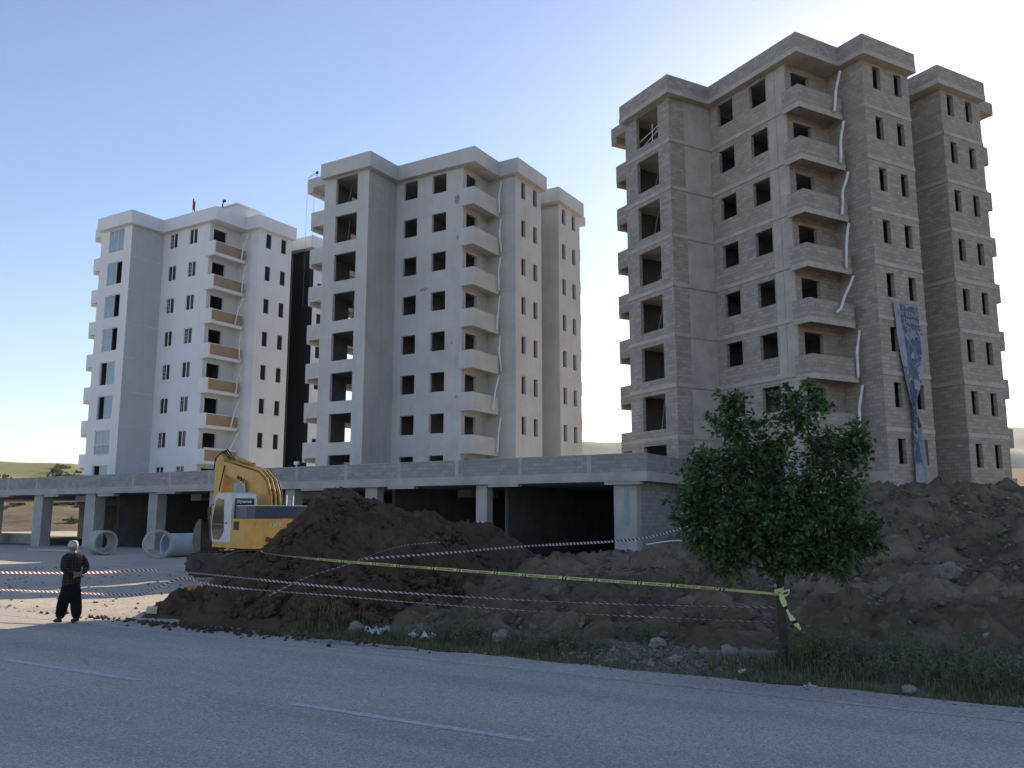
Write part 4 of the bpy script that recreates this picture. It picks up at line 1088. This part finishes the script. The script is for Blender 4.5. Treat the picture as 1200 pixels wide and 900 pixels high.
T5 = [(-13.27,12.09+.5,.70),(-12.89,12.75,.90),(-12.67,13.15,1.08),(-12.43,13.76,1.24),(-12.26,14.22,1.38),(-12.44,15.16,1.52),(-12.51,16.17,1.62),(-12.28,17.12,1.66)]
tape('barrier_tape', T5, .045, M['tape_red'], 'thin slack tape slanting up across the dark heap above the other two', 'barrier tape', lambda l: 1.0, 4, G_)
b, fr = tape('barrier_tape', [(-16.01,13.6,1.34),(-15.67,13.75,1.47),(-15.25,13.80,1.52),(-14.81,13.75,1.52),(-14.37,13.60,1.46),(-12.23,13.54,1.36),(-8.19,13.63,1.23),(-4.94,13.6,1.15),(-3.38,13.50,1.10)], .052, M['tape_yellow'],
    'yellow tape with black lettering stretched from the dark heap to the tree trunk', 'barrier tape', lambda l: 1.15-1.05*smooth01(1.6,4.5,l)+.7*smooth01(11,13.5,l), 5)
lt = MB()
def on_tape(L, c):
    for i in range(len(fr)-1):
        if fr[i+1][3] >= L: break
    q = (L-fr[i][3])/max(1e-6, fr[i+1][3]-fr[i][3])
    p = fr[i][0].lerp(fr[i+1][0], q); d = fr[i][1].lerp(fr[i+1][1], q); n2 = fr[i][4]
    if n2.y > 0: n2 = -n2
    return p + d*fr[i][2]*(c-.5) + n2*.004
L = 2.6; k = 0
while L < fr[-1][3]-1.4:
    w_ = .62 if k % 2 == 0 else .40
    map_text(lt, 'EMNİYET ŞERİDİ' if k % 2 == 0 else 'GİRİLMEZ', lambda a, c: on_tape(L+w_*a, .28+.46*c))
    for e in (.07, .13):
        lt.face([on_tape(L+w_+e-.012,.06), on_tape(L+w_+e+.012,.06), on_tape(L+w_+e+.03,.94), on_tape(L+w_+e+.006,.94)])
    L += w_+.20; k += 1
for i in range(0, len(fr)-1):
    lt.face([on_tape(fr[i][3],.0), on_tape(fr[i+1][3],.0), on_tape(fr[i+1][3],.07), on_tape(fr[i][3],.07)])
lt.build('lettering', [M['black_print']], b)
kn = MB()
for k in range(5):
    a0 = k*1.26; pts = [Vector((-3.38+.07*cos(a0+q*.7), 13.53+.07*sin(a0+q*.7), 1.06+.02*k+.01*q)) for q in range(8)]
    for p, p2 in zip(pts, pts[1:]): kn.face([p, p2, p2+Vector((0,0,.05)), p+Vector((0,0,.05))])
tl = resample([(-3.33,13.42,1.09),(-3.28,13.40,.96),(-3.20,13.39,.79),(-3.05,13.36,.60)], .04)
for i in range(len(tl)-1):
    w0 = .026+.014*sin(i*.9); kn.face([tl[i]+Vector((-w0,0,0)), tl[i]+Vector((w0,0,.03)), tl[i+1]+Vector((w0,0,.03)), tl[i+1]+Vector((-w0,0,0))], 1 if i % 5 == 4 else 0)
tl = resample([(-3.36,13.45,1.1),(-3.27,13.40,1.15),(-3.19,13.40,1.17),(-3.23,13.42,1.10),(-3.3,13.44,1.08)], .05)
for i in range(len(tl)-1): kn.face([tl[i]+Vector((0,0,-.01)), tl[i+1]+Vector((0,0,-.01)), tl[i+1]+Vector((0,0,.02)), tl[i]+Vector((0,0,.02))])
kn.build('tape_end', [M['tape_yellow'], M['black_print']], b)
rp = MB(); rp.tube(resample([(-7.83,19.21,1.62),(-7.1,19.07,1.72),(-6.51,18.84,1.72),(-5.94,18.6,1.84)], .1), .016, 6)
tag(rp.build('rope', [M['hose']], smooth=True), 'thin pale rope lying along the mound left of the tree', 'rope')

# ------------------------------------------------------------------ tree
TX, TY = -3.38, 13.60
tz = surf(TX, TY)
tree = empty('tree', (TX, TY, tz-.05)); tag(tree, 'small dense green tree with tapes tied to its thin trunk', 'tree')
Rt3 = Vector((.857,.515,0)); Fw3 = Vector((-.515,.857,0))
blobs = [(.04,2.6,.95),(-.75,2.86,.6),(.89,3.06,.58),(-.61,3.66,.33),(.37,3.8,.36),(1.15,3.39,.30),(-1.07,2.34,.40),(1.08,2.21,.45),(-.48,1.82,.42),(.43,1.69,.35),(-1.33,2.6,.22),(1.45,1.97,.20),(-.64,4.02,.13),(.38,4.15,.14),(1.35,3.46,.16),(-1.14,3.06,.28),(-.16,3.26,.5),(.75,2.5,.5),(-.55,2.3,.5),(-.95,1.95,.36),(.85,1.85,.38),(-1.28,2.2,.28),(0,1.95,.55),(.3,2.2,.6),(-.75,1.70,.32),(.1,1.75,.36),(.68,1.68,.32),(1.2,1.8,.3),(-1.1,1.85,.28)]
rn = random.Random(42)
tk = MB(); lf = MB()
top = Vector((.05, .0, 1.75))
tk.tube([(0,0,-.1),(.01,.01,.5),(-.01,.02,1.1),top], [.075,.066,.06,.052], 10)
def limb(a, c, r0, r1):
    mid = (a+c)/2+Vector((rn.uniform(-.1,.1), rn.uniform(-.1,.1), rn.uniform(-.05,.15)))
    tk.tube([a, a.lerp(mid,.5)+Vector((0,0,.02)), mid, mid.lerp(c,.5), c], [r0,r0*.85,(r0+r1)/2,r1*1.2,r1], 6)
def leaf(p, d, s_):
    up = Vector((rn.gauss(0,.5), rn.gauss(0,.5), 1)).normalized()
    sd = d.cross(up)
    if sd.length < .1: return
    sd.normalize(); nrm = sd.cross(d).normalized()
    tip = p+d*s_; m1 = p+d*s_*.5
    a = m1+sd*s_*.33-nrm*s_*.07; c = m1-sd*s_*.33-nrm*s_*.06
    mi_ = rn.choices((0,1,2), (.55,.17,.28))[0]
    lf.face([p, a, tip], mi_); lf.face([p, tip, c], mi_)
for bx, bz, br in blobs:
    dep = rn.uniform(-.35,.35) if br > .3 else rn.uniform(-.15,.15)
    c = Rt3*bx+Fw3*dep+Vector((0,0,bz-tz+.05))
    st = Vector((.02,.0, min(1.75+max(0,(c.z-2.2)*.45), c.z*.8)))
    limb(st if br > .2 else Rt3*bx*.8+Vector((0,0,c.z-.5)), c, .03 if br > .2 else .012, .008)
    ncl = int(23*(br/.4)**2)+12
    for k in range(ncl):
        d = Vector((rn.gauss(0,1), rn.gauss(0,1), rn.gauss(0,1))).normalized()
        rr = br*(rn.random()**.45)*(1+.30*noise.noise(d*2+Vector((bx*3,bz*3,0))))
        q = c+Vector((d.x*rr, d.y*rr, d.z*rr*.95))
        if rr > .15: tk.tube([c.lerp(q,.3), c.lerp(q,.7)+Vector((0,0,.02)), q], [.007,.005,.003], 3, cap=False)
        od = (q-c).normalized() if rr > .02 else d
        for m_ in range(rn.randint(12,20)):
            dd = (od*.5+Vector((rn.gauss(0,.8), rn.gauss(0,.8), rn.gauss(-.25,.6)))).normalized()
            leaf(q+Vector((rn.gauss(0,.08), rn.gauss(0,.08), rn.gauss(0,.07))), dd, rn.uniform(.065,.13))
for k in range(46):
    bx, bz, br = rn.choice(blobs[:17]); a_ = rn.uniform(0, 6.28)
    c = Rt3*bx+Vector((0,0,bz-tz+.05)); d = (Vector((cos(a_), sin(a_), rn.uniform(-.25,1.1)))).normalized()
    e = c+d*(br+rn.uniform(.08,.30)); m0 = c.lerp(e,.6)+Vector((0,0,.03))
    tk.tube([c, m0, e], [.008,.006,.003], 4, cap=False)
    for q_ in range(rn.randint(14,26)):
        t_ = rn.uniform(.45,1.02); p = c.lerp(e, t_)
        leaf(p+Vector((rn.gauss(0,.02), rn.gauss(0,.02), rn.gauss(0,.02))), (d*.6+Vector((rn.gauss(0,.7), rn.gauss(0,.7), rn.gauss(-.2,.5)))).normalized(), rn.uniform(.07,.13))
tk.build('trunk', [M['bark']], tree, smooth=True)
lf.build('crown', [M['leaf'], M['leaf_pale'], M['leaf_dark']], tree)

# ------------------------------------------------------------------ verge grass and weeds
rn = random.Random(8); gr = MB()
def blade(x_, y_, h, w_, mb=gr, lean=.45):
    z_ = surf(x_, y_)-.02; a = rn.uniform(0,6.28); q = rn.uniform(.1,lean)*h
    dx, dy = cos(a)*q, sin(a)*q; px, py = -sin(a)*w_/2, cos(a)*w_/2
    mb.face([(x_-px,y_-py,z_),(x_+px,y_+py,z_),(x_+dx*.45+px*.7,y_+dy*.45+py*.7,z_+h*.6),(x_+dx*.45-px*.7,y_+dy*.45-py*.7,z_+h*.6)])
    mb.face([(x_+dx*.45-px*.7,y_+dy*.45-py*.7,z_+h*.6),(x_+dx*.45+px*.7,y_+dy*.45+py*.7,z_+h*.6),(x_+dx,y_+dy,z_+h*.9)])
cnt = 0
while cnt < 25000:
    x_ = rn.uniform(-13.2, 6); y_ = 12.42+abs(rn.gauss(0,.55))
    if x_ > -3.6: y_ = 12.45+rn.random()**1.4*1.9
    dens = .75+.9*fb(x_*.9, y_*1.3, 2)
    if -6.8 < x_ < -4.4: dens *= .28
    if x_ < -11.5: dens *= .6
    if y_ < road_edge(x_)-.02 or rn.random() > dens: continue
    cnt += 1
    blade(x_, y_, rn.uniform(.05,.15)*(1.0+.7*smooth01(12.5,13.4,y_)), rn.uniform(.008,.017))
dr = random.Random(2)
for i in range(0, len(gr.mi)-1, 2):
    if dr.random() < .22 + .3*max(0, fb(gr.v[gr.f[i][0]][0]*.6, 3.3, 8)): gr.mi[i] = gr.mi[i+1] = 1
structure(gr.build('verge_grass', [M['grass'], M['dry']]), 'stuff')
wd_ = MB()
def weed(mb, x_, y_, h, n_, sp):
    z_ = surf(x_, y_)-.03
    for k in range(n_):
        a = rn.uniform(0,6.28); l = rn.uniform(.5,1)*h; e = Vector((cos(a)*sp*rn.random(), sin(a)*sp*rn.random(), l))
        p0 = Vector((x_+rn.gauss(0,.03), y_+rn.gauss(0,.03), z_))
        s_ = Vector((-sin(a), cos(a), 0))*.004
        mb.face([p0-s_, p0+s_, p0+e+s_*.4, p0+e-s_*.4])
        for q in range(rn.randint(5,9)):
            t_ = rn.uniform(.25,1); c = p0+e*t_
            d = Vector((rn.gauss(0,1), rn.gauss(0,1), rn.gauss(.3,.6))).normalized(); ll = rn.uniform(.025,.065)
            sd = d.orthogonal().normalized()*ll*.28
            mb.face([c, c+d*ll*.5+sd, c+d*ll, c+d*ll*.5-sd])
for k in range(1000):
    x_ = rn.uniform(-3.1, 6.5); y_ = 12.95+rn.random()*2.1
    if rn.random() > .85+.8*fb(x_*.8, y_*.8, 4): continue
    weed(wd_, x_, y_, rn.uniform(.22,.55), rn.randint(4,8), .18)
for k in range(90):
    x_ = rn.uniform(-10, -6.2); y_ = 13.0+rn.random()*.9
    weed(wd_, x_, y_, rn.uniform(.12,.32), rn.randint(3,6), .13)
structure(wd_.build('roadside_weeds', [M['weed']]), 'stuff')
for x_, y_, h, n_, lb in ((-8.95,13.25,.55,60,'dark bushy weed clump right of the white plastic litter'),(-6.95,13.2,.5,50,'low dark weed bush left of the stone rubble'),(-2.85,13.6,.75,60,'leafy green weed bush right beside the tree trunk'),(-5.95,14.4,.5,36,'weed bush behind the pale boulder under the tape')):
    b = MB(); ox, oy, oz = x_, y_, surf(x_, y_)
    for k in range(n_):
        weed(b, x_+rn.gauss(0,.22), y_+rn.gauss(0,.16), h*rn.uniform(.5,1), 3, .14)
    b.v = [(v_[0]-ox, v_[1]-oy, v_[2]-oz) for v_ in b.v]
    o = b.build('weed_bush', [M['weed'] if h != .75 else M['grass']], None, loc=(ox,oy,oz)); tag(o, lb, 'bush')

# ------------------------------------------------------------------ man seen from behind
def skin_obj(name, V, E, rad, m_, parent, sub=2, root=0):
    me = bpy.data.meshes.new(name); me.from_pydata(V, E, []); me.update()
    o = bpy.data.objects.new(name, me); COL.objects.link(o)
    sk = o.modifiers.new('skin', 'SKIN'); sk.use_smooth_shade = True
    for i, r_ in enumerate(rad):
        d = me.skin_vertices[0].data[i]; d.radius = r_ if isinstance(r_, tuple) else (r_, r_); d.use_root = (i == root)
    ss = o.modifiers.new('sub', 'SUBSURF'); ss.levels = sub; ss.render_levels = sub
    dg = bpy.context.evaluated_depsgraph_get(); dg.update()
    nm = bpy.data.meshes.new_from_object(o.evaluated_get(dg)); nm.name = name
    bpy.data.objects.remove(o)
    nm.materials.clear(); nm.materials.append(m_)
    for p in nm.polygons: p.use_smooth = True
    q = bpy.data.objects.new(name, nm); COL.objects.link(q); q.parent = parent
    return q
# local +Y is the way he faces: to the left and slightly away from the road
man = empty('person', (-18.0, 11.35, .0), math.atan2(.98, -.05)); tag(man, 'man in dark plaid jacket, baggy black trousers and pale cap, hands behind his back', 'person')
V = [(0,0,.92),(0,-.01,1.10),(0,-.02,1.28),(0,-.01,1.42),(0,.015,1.50),(0,.04,1.58),(0,.05,1.66)]
E = [(0,1),(1,2),(2,3),(3,4),(4,5),(5,6)]
rad = [(.15,.11),(.145,.11),(.17,.11),(.10,.08),(.052,.055),(.075,.092),(.068,.085)]
for s_ in (-1,1):
    b0 = len(V); V += [(s_*.185,-.02,1.39),(s_*.26,-.10,1.13),(s_*.05,-.20,1.04)]; E += [(3,b0),(b0,b0+1),(b0+1,b0+2)]; rad += [.062,.046,.033]
    b1 = len(V); V += [(s_*-.01,-.215,1.01)]; E.append((b0+2,b1)); rad.append((.036,.02))
    for k, (fx, fz, fl) in enumerate(((-.032,.0,.065),(-.012,-.012,.075),(.008,-.014,.07),(.027,-.008,.055))):
        i0 = len(V); V += [(s_*(-.05-fl*.35), -.22-.006*s_, 1.0+fx*.9),(s_*(-.05-fl), -.212-.006*s_, .985+fx*.9)]; E += [(b1,i0),(i0,i0+1)]; rad += [.0095,.008]
    i0 = len(V); V += [(s_*-.03,-.205,1.06),(s_*-.06,-.20,1.075)]; E += [(b0+2,i0),(i0,i0+1)]; rad += [.011,.009]
    fy = .16 if s_ < 0 else -.13
    b0 = len(V); V += [(s_*.09,.0,.86),(s_*.095,fy*.45,.48),(s_*.095,fy,.10),(s_*.10,fy+.13,.045)]; E += [(0,b0),(b0,b0+1),(b0+1,b0+2),(b0+2,b0+3)]; rad += [.085,.06,.045,.035]
body = skin_obj('body', V, E, rad, M['skin'], man)
fc = MB(); 
for s_ in (-1,1):
    fc.lathe([(.0,-.012),(.012,-.006),(.014,0),(.012,.006),(0,.012)], 10, M=Matrix.Translation((s_*.032,.125,1.615)) @ Matrix.Rotation(R(90),4,'X'))
fc.build('eyes', [M['frame_white']], man, smooth=True)
skin_obj('nose', [(0,.125,1.62),(0,.155,1.585),(0,.13,1.575)], [(0,1),(1,2)], [.010,.016,.012], M['skin'], man, 1)
for s_ in (-1,1): skin_obj('ear', [(s_*.078,.03,1.625),(s_*.088,.025,1.60),(s_*.08,.03,1.57)], [(0,1),(1,2)], [(.008,.016),(.01,.022),(.008,.014)], M['skin'], man, 1)
# jacket
V = [(0,0,.70),(0,-.005,.93),(0,-.015,1.16),(0,-.02,1.30),(0,-.005,1.43),(0,.01,1.475)]; E = [(0,1),(1,2),(2,3),(3,4),(4,5)]
rad = [(.225,.165),(.215,.155),(.20,.145),(.205,.14),(.125,.10),(.075,.075)]
for s_ in (-1,1):
    b0 = len(V); V += [(s_*.20,-.02,1.385),(s_*.285,-.10,1.14),(s_*.10,-.205,1.055)]; E += [(4,b0),(b0,b0+1),(b0+1,b0+2)]; rad += [.092,.072,.056]
skin_obj('jacket', V, E, rad, M['plaid'], man)
# baggy trousers, low crotch, gathered above the ankles
V = [(0,0,1.0),(0,0,.62)]; E = [(0,1)]; rad = [(.19,.14),(.205,.17)]
for s_ in (-1,1):
    fy = .16 if s_ < 0 else -.13
    b0 = len(V); V += [(s_*.10,fy*.35,.50),(s_*.105,fy*.75,.24),(s_*.10,fy*.95,.07)]; E += [(1,b0),(b0,b0+1),(b0+1,b0+2)]; rad += [(.13,.14),(.115,.12),(.085,.09)]
skin_obj('trousers', V, E, rad, M['black_cloth'], man)
for s_ in (-1,1):
    fy = .16 if s_ < 0 else -.13
    hz = .0 if s_ < 0 else .03
    skin_obj('shoe', [(s_*.10,fy-.06,.055+hz),(s_*.10,fy+.06,.05),(s_*.105,fy+.17,.04)], [(0,1),(1,2)], [(.045,.05),(.05,.045),(.046,.034)], M['shoe'], man, 2, 1)
cp = MB(); cp.lathe([(.0,.105),(.05,.10),(.085,.07),(.102,.02),(.103,-.02),(.098,-.035)], 24, M=Matrix.Translation((0,.035,1.655)) @ Matrix.Diagonal((.95,1.12,1,1)))
cp_o = cp.build('cap', [M['cap']], man, smooth=True)
br = MB()
for i in range(8):
    a0 = R(30+15*i); a1 = R(45+15*i)
    q = lambda a, r_: (r_*.95*cos(a), .035+r_*1.1*sin(a), 1.625-(.03 if r_ > .12 else 0))
    br.face([q(a0,.098), q(a1,.098), q(a1,.098+.075*sin(a1)), q(a0,.098+.075*sin(a0))])
br.build('brim', [M['cap']], cp_o, smooth=True)
hr = MB(); hr.lathe([(.097,.0),(.099,-.03),(.088,-.07),(.07,-.085)], 20, M=Matrix.Translation((0,.028,1.63)) @ Matrix.Diagonal((.92,1.0,1,1))); 
hr.v = [v_ if v_[1] < .06 else (v_[0]*.7, .05, v_[2]) for v_ in hr.v]; hr.build('hair', [M['hair']], man, smooth=True)
